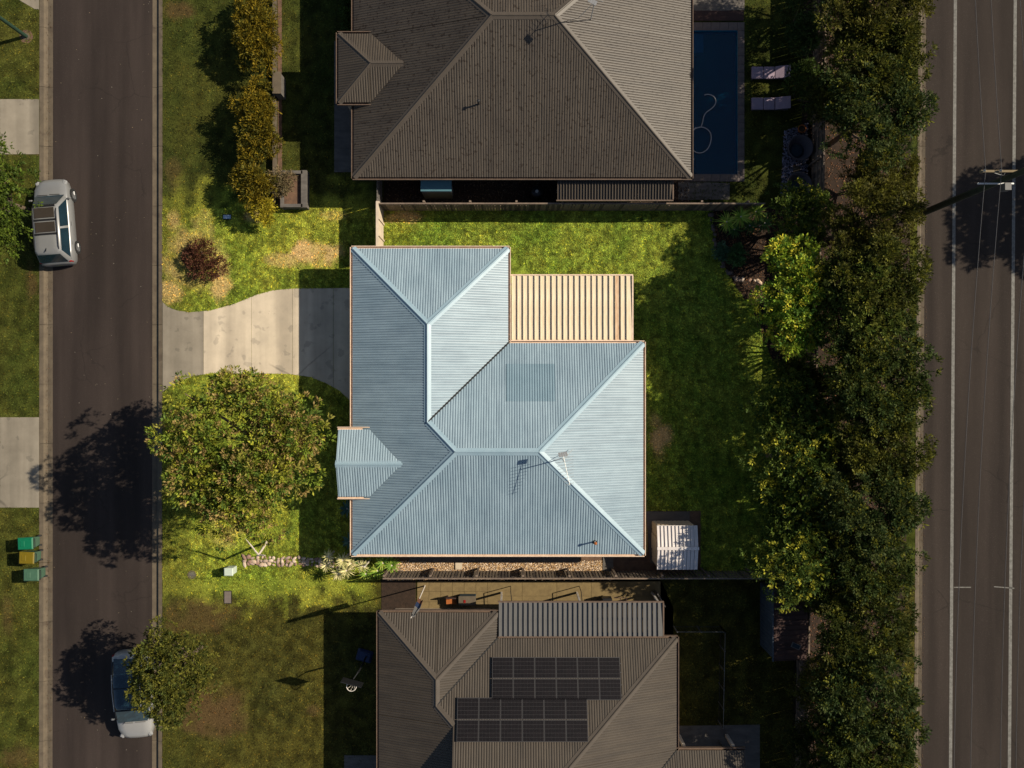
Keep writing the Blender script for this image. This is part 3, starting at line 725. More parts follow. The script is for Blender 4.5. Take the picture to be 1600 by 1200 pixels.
# solar arrays on the north slope
pan = MB().box((0, 0, 0), (.985, .94, .045)).mesh('solar_panel', M['cellframe'])
cm = MB()
for i in range(6):
    for j in range(5):
        cm.box((-.395 + i * .158, -.36 + j * .18, .0245), (.151, .173, .004))
cellme = cm.mesh('cells', M['cell'])
def array(px, py, label):
    p = on_slope(px, py, (sxm, syM), (0, -1))
    t = thing('solar_array', label, 'solar panels', (p.x, p.y, p.z + .12), 0)
    t.rotation_euler = (-math.atan(.4), 0, 0)
    for i in range(6):
        for j in range(2):
            o = link('solar_panel', pan, t, (.5 + i * 1.0, -.49 - j * .965, 0))
            link('cells', cellme, o)
    for y in (-.3, -.7, -1.25, -1.7): MB().box((3.0, y, -.055), (6.1, .04, .05)).build('mounting_rail', M['cellframe'], t)
    return t
A1 = array(769, 1025, 'upper twelve-panel solar array nearer the patio cover')
A2 = array(715, 1088, 'lower twelve-panel solar array nearer the western gable')

# --- ribbed patio covers: every sheet pan its own part
def ribbed_cover(name, label, cat, x0, y0, x1, y1, zN, zS, n, m, odd=(), posts=True, gm_=None, group=None):
    """plan rectangle x0..x1 (west-east), y1 (north) .. y0 (south); one folded pan per rib spacing"""
    t = thing(name, label, cat, (x0, y0, 0), 0, group)
    w = (x1 - x0) / n; Ld = y1 - y0; r = min(.04, w * .16)
    prof = ((0, -.02), (0, .07), (r, .07), (r + .008, .0), (w - .012, .0))
    vs = []
    for (yy, zz) in ((0, zS), (Ld, zN)):
        for (x, z) in prof: vs.append((x, yy, zz + z))
    for (yy, zz) in ((0, zS), (Ld, zN)):
        for (x, z) in prof: vs.append((x, yy, zz + z - .006))
    k = len(prof); fs = [(i, i + 1, k + i + 1, k + i) for i in range(k - 1)] + [(2 * k + k + i, 3 * k + i + 1, 2 * k + i + 1, 2 * k + i) for i in range(k - 1)]
    me = MB().add(vs, fs).mesh('roof_sheet', m); me2 = MB().add(vs, fs).mesh('rusty_roof_sheet', M['rust_sheet'])
    for i in range(n): 
        o = link('roof_sheet', me2 if i in odd else me, t, (i * w, 0, random.uniform(-.003, .003)))
        if i in odd: o['label'] = 'rust-streaked roof sheet'
    g2 = gm_ or M['gutter']
    for yy, zz in ((-.03, zS), (Ld + .03, zN)): MB().box(((x1 - x0) / 2, yy, zz - .02), (x1 - x0 + .1, .06, .12)).build('edge_trim', g2, t)
    MB().box((x1 - x0 + .03, Ld / 2, (zN + zS) / 2 - .02), (.06, Ld - .01, .12)).build('edge_trim', g2, t)
    for f in (.06, .5, .94): MB().box(((x1 - x0) / 2, Ld * f, zS + (zN - zS) * f - .1), (x1 - x0 - .1, .08, .12)).build('purlin', M['white_post'], t)
    if posts:
        for (a, b2) in ((.1, Ld - .12), (x1 - x0 - .12, Ld - .12), ((x1 - x0) / 2, Ld - .12)):
            MB().box((a, b2, zN / 2 - .08), (.09, .09, zN - .16)).build('post', M['white_post'], t)
    return t
ribbed_cover('patio_cover', 'cream ribbed patio cover in the corner of the blue-roofed house', 'patio cover', -.02, 2.10, 5.72, 5.17, 2.42, 2.50, 21, M['cream_sheet'], odd=(18,))
ribbed_cover('patio_cover', 'long grey ribbed patio cover on the north side of the solar house', 'patio cover', -.62, -11.96, 7.16, -10.38, 2.56, 2.66, 33, M['grey_sheet'], gm_=M['dark_gutter'])
ribbed_cover('lean_to', 'low taupe ribbed lean-to roof between the taupe house and the fence', 'lean-to', 2.18, 8.85, 7.7, 9.78, 2.2, 2.1, 40, M['taupe_clean'], posts=True, gm_=M['dark_gutter'])
struct(MB().box((2.85, 3.6, -.02), (5.7, 3.1, .09)).build('patio', M['slab']))
print('houses done')

# ------------------------------------------------------------------ POOL, PATIOS, BEDS, PATHS
pool = thing('swimming_pool', 'long rectangular deep blue swimming pool with pale paver coping', 'pool')
wx0, wx1, wy0, wy1 = gx(1070), gx(1152), gy(272), gy(48)
mb = MB(); zb = -1.5
mb.add([(wx0, wy0, zb), (wx1, wy0, zb), (wx1, wy1, zb), (wx0, wy1, zb), (wx0, wy0, .02), (wx1, wy0, .02), (wx1, wy1, .02), (wx0, wy1, .02)],
       [(0, 1, 2, 3), (0, 4, 5, 1), (1, 5, 6, 2), (2, 6, 7, 3), (3, 7, 4, 0)])
mb.build('basin', M['pooltile'], pool)
MB().box((gx(1086), gy(66), -.75), (.9, .95, 1.2)).box((gx(1083), gy(80), -1.05), (.7, .5, .9)).build('step', M['poolstep'], pool)
MB().box((gx(1100), gy(267), -1.1), (.25, .28, .8)).build('step', M['poolstep'], pool)
MB().prism([(wx0 + .002, wy0 + .002), (wx1 - .002, wy0 + .002), (wx1 - .002, wy1 - .002), (wx0 + .002, wy1 - .002)], -.12, -.1).build('water', M['water'], pool)
struct(MB().box(((wx0 + wx1) / 2, (wy0 + wy1) / 2, -1.56), (wx1 - wx0 + .6, wy1 - wy0 + .6, .08)).build('pool_base', M['soil']))
pv = {}
def pavers(x0, y0, x1, y1, pw, ph, m, parent, z=.03, gap=.012, th=.05, maxn=400):
    nx = max(1, round((x1 - x0) / pw)); ny = max(1, round((y1 - y0) / ph)); w = (x1 - x0) / nx; h = (y1 - y0) / ny
    key = (round(w, 3), round(h, 3), m.name)
    if key not in pv: pv[key] = MB().box((0, 0, 0), (w - gap, h - gap, th)).mesh('paver', m)
    for i in range(nx):
        for j in range(ny):
            link('paver', pv[key], parent, (x0 + (i + .5) * w, y0 + (j + .5) * h, z - th / 2 + random.uniform(-.003, .003)))
pavers(wx1, wy0 - .38, gx(1163), wy1 + .42, .36, .42, M['paver'], pool)
pavers(wx0, wy1, wx1, wy1 + .42, .42, .42, M['paver'], pool)
pavers(wx0, wy0 - .38, wx1, wy0, .42, .38, M['paver'], pool)
deck = MB()
for i in range(8): deck.box(((wx0 + gx(1162)) / 2, gy(34) + .07 + i * .058 * 1.1, .02), (gx(1162) - wx0, .055, .05))
struct(deck.build('pool_deck', M['timber_dk']))
struct(MB().prism(pp((1078, 18), (1163, 16), (1163, -150), (1078, -150)), -.2, .03).build('pool_patio', M['slab']))
struct(MB().prism(pp((1060, 284), (1140, 286), (1140, 312), (1060, 312)), -.2, .012).build('pool_path', M['slab']))
# pool cleaner hose
hp = [(1101, 148), (1106, 147), (1112, 148), (1117, 152), (1119, 158), (1117, 164), (1111, 170), (1104, 175), (1100, 182), (1098, 191), (1095, 198), (1086, 200), (1079, 207), (1077, 218), (1079, 229), (1087, 237), (1097, 238), (1106, 232), (1111, 221), (1111, 209), (1105, 201), (1096, 198), (1088, 200), (1080, 206), (1076, 214)]
def smooth(pts, n=5):
    out = []
    for i in range(len(pts) - 1):
        p0 = Vector(pts[max(i - 1, 0)]); p1 = Vector(pts[i]); p2 = Vector(pts[i + 1]); p3 = Vector(pts[min(i + 2, len(pts) - 1)])
        for k in range(n):
            t = k / n
            out.append(.5 * ((2 * p1) + (p2 - p0) * t + (2 * p0 - 5 * p1 + 4 * p2 - p3) * t * t + (3 * p1 - p0 - 3 * p2 + p3) * t ** 3))
    out.append(Vector(pts[-1])); return out
tag(MB().tube(smooth([(gx(a), gy(b2), -.07 + .012 * (i % 2)) for i, (a, b2) in enumerate(hp)]), .024, 6).build('pool_hose', M['hose'], smooth=True), 'pale pool cleaner hose looped on the blue pool water', 'hose')
tag(MB().tube(smooth([(gx(1076), gy(236), -.07), (gx(1080), gy(243), -.07), (gx(1085), gy(249), -.08)]), .03, 6).build('cleaner_wand', M['hose']), 'short pale wand afloat below the hose loop by the house edge', 'pool wand')

# south lot: tan paved side patio, slab, pool-type fence
pat = bpy.data.objects.new('side_patio', None); COL.objects.link(pat); struct(pat)
MB().prism(pp((652, 905), (1032, 905), (1052, 950), (1052, 1010), (652, 1010)), -.2, -.0).build('mortar_bed', M['soil'], pat)
pavers(gx(652), gy(956), gx(762), gy(908), .62, .52, M['tan_paver'], pat, z=.045)
pavers(gx(762), gy(1000), gx(1032), gy(908), 1.74, .74, M['tan_paver'], pat, z=.045)
struct(MB().prism(pp((596, 905), (650, 905), (650, 990), (596, 990)), -.2, .014).build('side_path', M['soil']))
struct(MB().prism(pp((1060, 1134), (1187, 1132), (1187, 1400), (1060, 1400)), -.2, .03).build('rear_slab', M['slab']))
struct(MB().prism(pp((538, 1180), (600, 1180), (600, 1400), (538, 1400)), -.2, .03).build('porch_floor', M['slab']))
# blue house south side: drain strip, gravel
struct(MB().prism(pp((600, 862), (958, 862), (958, 906), (600, 906)), -.2, .012).build('gravel_bed', M['mulch_red']))
struct(MB().prism(pp((640, 862), (905, 862), (905, 878), (640, 878)), -.2, .055).build('side_path', M['slab']))
tag(MB().box((gx(717), gy(884), .05), (.34, .34, .09)).build('drain_pit', M['concrete']), 'square tan drain pit set in the gravel behind the blue house', 'drain')
struct(MB().prism(pp((942, 870), (958, 870), (958, 892), (942, 892)), -.2, .06).build('side_path', M['slab']))
struct(MB().prism(pp((958, 862), (1012, 862), (1012, 798), (1095, 798), (1095, 905), (958, 905)), -.2, .008).build('bare_earth', M['mulch_red']))
# garden beds (north-east bed, strip under the boundary trees)
struct(MB().prism(pp((1108, 322), (1112, 360), (1118, 395), (1138, 430), (1160, 465), (1185, 500), (1205, 560), (1225, 620), (1238, 760), (1240, 905), (1262, 905), (1262, 322)), -.2, .006).build('garden_bed', M['soil']))
struct(MB().prism(pp((1258, -150), (1428, -150), (1418, 700), (1408, 1345), (1236, 1345)), -.2, .010).build('garden_bed', M['soil']))
struct(MB().prism(pp((434, -120), (440, -120), (441, 322), (434, 322)), -.2, .008).build('mulch_strip', M['mulch_red']))
struct(MB().prism(pp((1225, 205), (1268, 190), (1268, 325), (1218, 325)), -.2, .010).build('pebble_bed', M['soil']))
struct(MB().prism(pp((600, 282), (1080, 282), (1080, 326), (600, 326)), -.2, .006).build('side_yard', M['soil']))

# loose stones, pebbles and litter
def icos(r=1.0):
    t = (1 + 5 ** .5) / 2
    v = np.array([(-1, t, 0), (1, t, 0), (-1, -t, 0), (1, -t, 0), (0, -1, t), (0, 1, t), (0, -1, -t), (0, 1, -t), (t, 0, -1), (t, 0, 1), (-t, 0, -1), (-t, 0, 1)], float)
    v /= np.linalg.norm(v[0])
    f = np.array([(0, 11, 5), (0, 5, 1), (0, 1, 7), (0, 7, 10), (0, 10, 11), (1, 5, 9), (5, 11, 4), (11, 10, 2), (10, 7, 6), (7, 1, 8), (3, 9, 4), (3, 4, 2), (3, 2, 6), (3, 6, 8), (3, 8, 9), (4, 9, 5), (2, 4, 11), (6, 2, 10), (8, 6, 7), (9, 8, 1)])
    return v, f
def scatter_stones(name, poly, n, size, cols, z, parent=None):
    P = np.array(poly); x0, y0 = P.min(0); x1, y1 = P.max(0)
    x = rng.random(n * 3) * (x1 - x0) + x0; y = rng.random(n * 3) * (y1 - y0) + y0
    k = in_poly(x, y, poly); x, y = x[k][:n], y[k][:n]; n = len(x)
    o = np.array([(1, 0, 0), (-1, 0, 0), (0, 1, 0), (0, -1, 0), (0, 0, 1), (0, 0, -1)], float)
    f = np.array([(0, 2, 4), (2, 1, 4), (1, 3, 4), (3, 0, 4), (2, 0, 5), (1, 2, 5), (3, 1, 5), (0, 3, 5)])
    s = size * (.6 + rng.random((n, 1, 3)) * .8); s[:, :, 2] *= .6
    a = rng.random(n) * 6.28; ca, sa = np.cos(a), np.sin(a)
    v = o[None] * s; v = v + rng.normal(0, size * .12, v.shape)
    vx = v[:, :, 0] * ca[:, None] - v[:, :, 1] * sa[:, None] + x[:, None]; vy = v[:, :, 0] * sa[:, None] + v[:, :, 1] * ca[:, None] + y[:, None]
    vv = np.stack([vx, vy, v[:, :, 2] + z + size * .2], -1).reshape(-1, 3)
    F = (f[None] + np.arange(n)[:, None, None] * 6).reshape(-1, 3)
    c = np.array(cols)[rng.integers(0, len(cols), n)] * (.7 + .6 * rng.random((n, 1)))
    return tag(link(name, np_mesh(name, vv, F, M['stone'], np.repeat(c, 6, 0)), parent), kind='stuff')
scatter_stones('gravel', pp((606, 876), (958, 876), (958, 906), (606, 906)), 9000, .028, [(.5, .33, .16), (.55, .42, .28), (.4, .24, .1), (.6, .5, .4), (.3, .2, .12)], .015)
scatter_stones('pebbles', pp((1225, 205), (1262, 192), (1262, 325), (1218, 325)), 2200, .045, [(.16, .15, .19), (.22, .2, .25), (.08, .08, .1)], .015)
scatter_stones('leaf_litter', pp((1112, 322), (1120, 395), (1165, 468), (1205, 560), (1238, 760), (1240, 900), (1260, 900), (1262, 322)), 5000, .03, [(.16, .07, .03), (.09, .045, .02), (.22, .12, .06), (.05, .03, .02)], .008)
scatter_stones('leaf_litter', pp((1270, -120), (1400, -120), (1385, 700), (1380, 1300), (1245, 1300)), 9000, .035, [(.14, .06, .03), (.08, .04, .02), (.2, .1, .05)], .012)
scatter_stones('yard_litter', pp((604, 284), (1076, 284), (1076, 324), (604, 324)), 2500, .035, [(.08, .05, .03), (.05, .035, .03), (.12, .09, .06)], .008)

scatter_stones('road_litter', pp((82, -100), (236, -100), (236, 1300), (82, 1300)), 110, .02, [(.2, .18, .14), (.2, .15, .08), (.12, .1, .06)], RZ)
scatter_stones('kerb_litter', pp((66, -100), (79, -100), (79, 1300), (66, 1300)), 900, .02, [(.12, .06, .03), (.08, .05, .025), (.05, .04, .02)], RZ + .02)
scatter_stones('kerb_litter', pp((1442, -100), (1452, -100), (1444, 1300), (1434, 1300)), 700, .02, [(.12, .07, .03), (.08, .05, .02)], RZ + .02)
sv, sf = icos()
stone_me = []
for i in range(4):
    v = sv * np.array([1, .78, .55]) * (1 + rng.normal(0, .13, (12, 1)))
    base = [(.42, .31, .22), (.30, .22, .17), (.48, .38, .29), (.24, .15, .11)][i]
    stone_me.append(np_mesh('stone', v, sf, M['stone'], np.tile(base, (12, 1)) * (.85 + .3 * rng.random((12, 1)))))
dstone_me = []
for i in range(3):
    v = sv * np.array([1, .8, .6]) * (1 + rng.normal(0, .13, (12, 1)))
    dstone_me.append(np_mesh('stone', v, sf, M['stone'], np.tile((.12, .095, .085), (12, 1)) * (.7 + .5 * rng.random((12, 1)))))
def stone_edge(label, pts, r, mes, rows=1, name='stone_edging'):
    t = thing(name, label, 'garden edging', (gx(pts[0][0]), gy(pts[0][1]), 0))
    path = [Vector((gx(a) - t.location.x, gy(b2) - t.location.y, 0)) for a, b2 in pts]
    for i in range(len(path) - 1):
        a, b2 = path[i], path[i + 1]; d = (b2 - a); n = max(1, int(d.length / (r * 1.55)))
        nn = Vector((-d.y, d.x, 0)).normalized()
        for k in range(n):
            for q in range(rows):
                p = a + d * (k + random.random() * .5) / n + nn * ((q - (rows - 1) / 2) * r * 1.3 + random.uniform(-.35, .35) * r)
                s = r * random.uniform(.65, 1.3)
                link('stone', random.choice(mes), t, (p.x, p.y, s * .2), (random.uniform(-.2, .2), random.uniform(-.2, .2), random.uniform(0, 6.3)), (s * random.uniform(.9, 1.5), s * random.uniform(.8, 1.1), s * .7))
    return t
stone_edge('rough band of rusty brown stones edging the sunny front lawn', [(381, 876), (440, 877), (505, 878), (538, 882)], .125, stone_me, 3)
stone_edge('shaded curved stone edging round the north-east garden bed', [(1111, 335), (1116, 365), (1117, 392), (1130, 415), (1145, 432), (1158, 440)], .13, dstone_me)
stone_edge('low stone edging at the foot of the bright green tree', [(1150, 437), (1170, 436), (1190, 440)], .14, stone_me)

# ------------------------------------------------------------------ FENCES
def fence(label, p0, p1, h, pitch, pw, m, side=1, name='paling_fence', post_every=2.25, rside=None):
    rside = side if rside is None else rside
    a = Vector((*p0, 0)); d = Vector((*p1, 0)) - a; Ln = d.length
    t = thing(name, label, 'fence', tuple(a), math.atan2(d.y, d.x))
    me = MB().box((0, 0, h / 2), (pw, .018, h)).mesh('paling', m); me2 = MB().box((0, 0, h / 2), (pw, .018, h)).mesh('paling', M['wood'] if m is M['wood_dark'] else M['wood_dark'])
    n = int(Ln / pitch)
    for i in range(n):
        link('paling', me2 if random.random() < .22 else me, t, ((i + .5) * pitch, random.uniform(-.004, .004), random.uniform(-.015, .015)), (random.uniform(-.01, .01), random.uniform(-.012, .012), 0))
    for z in (.35, 1.0, h - .25): MB().box((Ln / 2, rside * .045, z), (Ln, .045, .075)).build('rail', M['rail'], t)
    MB().box((Ln / 2, 0, h + .022), (Ln, .07, .03)).build('rail_cap', M['rail'], t)
    k = 0; pme = MB().box((0, 0, h / 2 - .01), (.1, .09, h - .03)).mesh('post', M['rail'])
    while k * post_every <= Ln:
        link('post', pme, t, (min(k * post_every, Ln - .05) + .05, side * .115, 0)); k += 1
    return t
fence('weathered paling fence between the blue house and the tan paved patio', (gx(606), gy(892)), (gx(1215), gy(892)), 1.75, .155, .095, M['wood'], side=1, rside=-1)
fence('shaded paling fence along the north edge of the blue house lawn', (gx(596), gy(329)), (gx(1180), gy(329)), 1.75, .14, .125, M['wood'], side=1)
fence('dark paling fence behind the pool garden with exposed rails', (gx(1267), gy(330)), (gx(1272), gy(-60)), 1.8, .14, .132, M['wood_dark'], side=1)
fence('dark paling fence behind the back lawn between the boundary trees', (gx(1248), gy(900)), (gx(1264), gy(345)), 1.8, .15, .135, M['wood_dark'], side=1)
fence('low dark paling fence behind the slate shed in the south lot', (gx(1240), gy(1290)), (gx(1247), gy(906)), 1.8, .17, .165, M['wood_dark'], side=1)
# beige return fence between the house corner and the north fence
t = thing('side_fence', 'sunlit beige board fence joining the blue house to the north fence', 'fence', (gx(598.5), gy(402), 0))
Lf = gy(326) - gy(402)
for i in range(3): MB().box((0, (i + .5) * Lf / 3, .9), (.05, Lf / 3 - .01, 1.8)).build('fence_board', M['fibre'], t)
for i in range(4): MB().box((.05, i * Lf / 3 + (.04 if i == 0 else -.04 if i == 3 else 0), .92), (.06, .08, 1.84)).build('post', M['fibre'], t)
MB().box((-.02, Lf / 2, 1.82), (.12, Lf, .05)).build('capping', M['fibre'], t)
# gate fence of the north house
t = thing('side_fence', 'narrow dark gate beside the taupe house corner', 'gate', (gx(597), gy(326.2), 0))
Lg = gy(284) - gy(326.2)
for i in range(6): MB().box((0, (i + .5) * Lg / 6, .85), (.03, Lg / 6 - .02, 1.7)).build('gate_board', M['slab'], t)
MB().box((0.03, Lg / 2, 1.2), (.05, Lg, .08)).build('rail', M['slab'], t); MB().box((0.03, Lg / 2, .4), (.05, Lg, .08)).build('rail', M['slab'], t)
# thin pool-style fence in the south lot
t = thing('wire_fence', 'thin rail fence enclosing the shaded lawn beside the solar house', 'fence', (gx(1052), gy(978), 0))
def rail_run(a, b2, h=1.1):
    a = Vector(a); b2 = Vector(b2); d = b2 - a; n = int(d.length / .9)
    for z in (.15, h): MB().tube([a + Vector((0, 0, z)), b2 + Vector((0, 0, z))], .016, 5).build('rail', M['grey_sheet'] if z > 1 else M['black'], t)
    bars = MB()
    for i in range(int(d.length / .12)):
        p = a + d * i / int(d.length / .12); bars.box((p.x, p.y, h / 2 + .05), (.016, .016, h - .12))
    tag(bars.build('bars', M['black'], t), kind='stuff')
    for i in range(n + 1):
        p = a + d * i / n; MB().box((p.x, p.y, h / 2 + .02), (.05, .05, h + .04)).build('post', M['grey_sheet'], t)
rail_run((0, 0, 0), ((1125 - 1052) / PX, 0, 0)); rail_run(((1125 - 1052) / PX, 0, 0), ((1122 - 1052) / PX, -(1125 - 978) / PX, 0))
# retaining wall + letterbox pier + planter of the north house front garden
t = thing('garden_wall', 'thin pale retaining wall between the yellow hedge and the shaded lawn', 'garden wall', (gx(431), gy(320), 0))
n = 16; Lw = gy(-60) - gy(320)
me = MB().box((0, 0, .17), (.13, Lw / n - .015, .42)).mesh('block', M['kerb'])
for i in range(n): link('block', me, t, (random.uniform(-.008, .008), (i + .5) * Lw / n, 0))
t = thing('letterbox_pier', 'square masonry pier between the two yellow hedges', 'pier', (gx(441), gy(140), 0))
MB().box((0, 0, .5), (.34, 1.0, 1.0)).build('pier_body', M['slab'], t); MB().box((0, 0, 1.03), (.42, 1.08, .06)).build('pier_cap', M['kerb'], t); MB().box((-.18, 0, .7), (.04, .35, .16)).build('mail_slot', M['black'], t)
t = thing('masonry_planter', 'raised rectangular masonry planter below the yellow hedges', 'planter', (gx(462), gy(299), 0))
for (c, d) in (((.55, 0, .3), (.28, 1.85, .6)), ((-.55, 0, .3), (.14, 1.85, .6)), ((0, .83, .3), (.96, .16, .6)), ((0, -.83, .3), (.96, .16, .6))): MB().box(c, d).build('planter_wall', M['slab'], t)
MB().box((0, 0, .2), (.95, 1.49, .4)).build('soil', M['mulch_red'], t)

# ------------------------------------------------------------------ SHEDS
def shed(label, x0, y0, x1, y1, h, hr, m_roof, m_wall, axis='x', group=None, n=8, skyl=False):
    t = thing('garden_shed', label, 'shed', ((x0 + x1) / 2, (y0 + y1) / 2, 0))
    w, d = x1 - x0, y1 - y0
    cor = MB()
    def wall(a, b2, nrm, hh=(None)):
        a = Vector((*a, 0)); b2 = Vector((*b2, 0)); L_ = (b2 - a).length; k = int(L_ / .19); dd = (b2 - a) / k; vs = []; fs = []
        for i in range(k):
            for f, o in ((0, 0), (.2, .018), (.75, .018), (.95, 0)):
                p = a + dd * (i + f) + Vector((*nrm, 0)) * o; vs += [(p.x, p.y, 0), (p.x, p.y, h)]
        m_ = len(vs) // 2
        for i in range(m_ - 1): fs.append((2 * i, 2 * i + 2, 2 * i + 3, 2 * i + 1))
        return MB().add(vs, fs).build('wall', m_wall, t)
    i_ = .06
    X0, X1, Y0, Y1 = -w / 2 + i_, w / 2 - i_, -d / 2 + i_, d / 2 - i_
    wall((X0, Y0), (X1, Y0), (0, -1)); wall((X1, Y0), (X1, Y1), (1, 0)); wall((X1, Y1), (X0, Y1), (0, 1)); wall((X0, Y1), (X0, Y0), (-1, 0))
    MB().box((0, 0, h / 2 - .01), (w - .2, d - .2, h - .03)).build('inner_wall', m_wall, t)
    if axis == 'x':      # ridge along x: pans run north-south on two falls
        for s in (-1, 1):
            pw = w / n
            vs = []; r = .045
            for (yy, zz) in ((0, hr), (s * d / 2, h)):
                for (x, z) in ((0, .05), (r, .05), (r + .01, 0), (pw - .012, 0)): vs.append((x, yy, zz + z))
                for (x, z) in ((0, .01), (r, .01), (r + .01, -.02), (pw - .004, -.02)): vs.append((x, yy, zz + z))
            fs = [(i, i + 1, 9 + i, 8 + i) for i in range(3)] + [(4 + i, 12 + i, 13 + i, 5 + i) for i in range(3)]
            me = MB().add(vs, fs).mesh('roof_sheet', m_roof)
            for i in range(n): link('roof_sheet', me, t, (-w / 2 + i * pw, 0, 0))
        MB().box((0, 0, hr + .035), (w + .04, .14, .03)).build('ridge_cap', m_roof, t)
        for s in (-1, 1):
            g_ = s * (w / 2 - .03); vs = [(g_, -d / 2 + .05, h - .05), (g_, d / 2 - .05, h - .05), (g_, 0, hr - .03)]; vs += [(v[0] - s * .04, v[1], v[2]) for v in vs]
            MB().add(vs, [(0, 1, 2), (5, 4, 3), (0, 3, 4, 1), (1, 4, 5, 2), (2, 5, 3, 0)]).build('gable_end', m_wall, t)
    else:                # skillion, pans run east-west
        ph = d / n; vs = []
        for (xx, zz) in ((-w / 2, hr), (w / 2, h)):
            for (y, z) in ((0, .03), (.03, .03), (.04, 0), (ph - .004, 0)): vs.append((xx, y, zz + z))
            for (y, z) in ((0, .01), (.03, .01), (.04, -.02), (ph - .004, -.02)): vs.append((xx, y, zz + z))
        fs = [(i, 8 + i, 9 + i, i + 1) for i in range(3)] + [(4 + i, 5 + i, 13 + i, 12 + i) for i in range(3)]
        me = MB().add(vs, fs).mesh('roof_sheet', m_roof)
        for i in range(n): link('roof_sheet', me, t, (0, -d / 2 + i * ph, 0))
        MB().box((-w / 2, 0, hr - .02), (.05, d + .04, .1)).build('edge_trim', m_wall, t)
    MB().box((-w / 2 + .035 - .01, 0.05, h / 2 - .08), (.03, .75, h - .3)).build('door', m_wall, t) if axis == 'x' else None
    return t
shed('small pale steel garden shed with a shallow gable roof beside the blue house', gx(1017), gy(878) , gx(1078) , gy(812), 1.85, 2.08, M['shed_sheet'], M['shed_wall'], 'x', n=11)
sl_ = MB().prism(pp((1009, 799), (1077, 799), (1077, 880), (1016, 880)), -.2, .05).build('shed_slab', M['slab']); struct(sl_)
shed('slate-coloured shed half hidden under trees in the south lot', gx(1186), gy(1010), gx(1240), gy(908), 2.15, 2.4, M['timber_dk'], M['dark_shed'], 'y', n=14)
tb = thing('paint_tray', 'small pale-rimmed tray lying on the slate shed roof', 'tray', tuple(W(1243, 1009, 2.36)), -.4)
MB().box((0, 0, .03), (.42, .24, .03)).build('tray_base', M['navy'], tb)
for (c, d) in (((.2, 0, .06), (.03, .24, .06)), ((-.2, 0, .06), (.03, .24, .06)), ((0, .11, .06), (.37, .02, .06)), ((0, -.11, .06), (.37, .02, .06))): MB().box(c, d).build('tray_rim', M['grey_sheet'], tb)

# ------------------------------------------------------------------ TREES AND PLANTS
def unit(n):
    v = rng.normal(size=(n, 3)); return v / np.linalg.norm(v, axis=1, keepdims=True)
def crown_mesh(name, rx, ry, rz, nl, ncl, lv, leaf, cols, flat=.5, rag=.1, lobe=(.30, .46), wid=.45, cl_r=.16, tipc=None, tipf=.0, seed=None, squash=1.0):
    """leaf-by-leaf crown about the origin: lobes > twigs > leaves. Every leaf is a folded quad."""
    d = unit(nl * 3); d = d[d[:, 2] > -.45][:nl]; nl = len(d)
    rr = .38 + .42 * rng.random((nl, 1)) ** .6
    lc = d * rr * np.array([rx, ry, rz]) * 1.0
    lc *= 1 + rng.normal(0, rag, (nl, 1)).clip(-rag * 1.5, rag * 1.6)
    lr = (lobe[0] + (lobe[1] - lobe[0]) * rng.random(nl)) * min(rx, ry)
    li = rng.choice(nl, ncl, p=lr ** 2 / (lr ** 2).sum())
    cd = unit(ncl); cd[:, 2] = np.where(cd[:, 2] < -.3, -cd[:, 2], cd[:, 2])
    lump = 1 + .16 * np.sin(cd[:, 0] * 9 + li) * np.cos(cd[:, 1] * 8 + li * 2)
    cc = lc[li] + cd * (lr[li] * lump * (.72 + .3 * rng.random(ncl) ** .5))[:, None] * np.array([1, 1, squash * .9])
    cols = np.array(cols)
    ccol = cols[rng.integers(0, len(cols), ncl)] * (.75 + .5 * rng.random((ncl, 1)))
    tip = rng.random(ncl) < tipf
    if tipc is not None: ccol[tip] = np.array(tipc) * (.75 + .5 * rng.random((tip.sum(), 1)))
    n = ncl * lv
    ci = np.repeat(np.arange(ncl), lv)
    ld = unit(n) + cd[ci] * .9 + np.array([0, 0, .35]); ld /= np.linalg.norm(ld, axis=1, keepdims=True)
    base = cc[ci] + ld * (cl_r * rng.random((n, 1)))
    L_ = leaf * (.65 + .7 * rng.random((n, 1)))
    side = np.cross(ld, unit(n)); side /= np.linalg.norm(side, axis=1, keepdims=True) + 1e-9
    flatn = side.copy(); flatn[:, 2] *= (1 - flat); flatn /= np.linalg.norm(flatn, axis=1, keepdims=True) + 1e-9
    up = np.cross(ld, flatn)
    mid = base + ld * L_ * .5 + up * L_ * .06
    V = np.stack([base, mid + flatn * L_ * wid * .5, base + ld * L_ - up * L_ * .1, mid - flatn * L_ * wid * .5], 1)
    F = np.arange(n * 4).reshape(-1, 4)
    C = ccol[ci] * (.75 + .5 * rng.random((n, 1)))
    return np_mesh(name, V.reshape(-1, 3), F, M['leaf'], np.repeat(C, 4, 0)), lc, lr
def limb_mesh(name, zc, lc, r0, m, lean=(0, 0)):
    mb = MB(); top = Vector((lean[0], lean[1], zc * .42))
    mb.tube([(0, 0, -.1), (lean[0] * .4, lean[1] * .4, zc * .22), top], [r0 * 1.15, r0, r0 * .85], 8)
    tr = mb.mesh('trunk', m)
    bb = MB()
    for i, c in enumerate(lc):
        if i > 13: break
        e = Vector((c[0], c[1], c[2] + zc)); mid_ = top.lerp(e, .5) + Vector((0, 0, -.15))
        bb.tube([top - Vector((0, 0, .05)), mid_, e], [r0 * .55, r0 * .32, r0 * .1], 5)
    return tr, bb.mesh('branches', m)
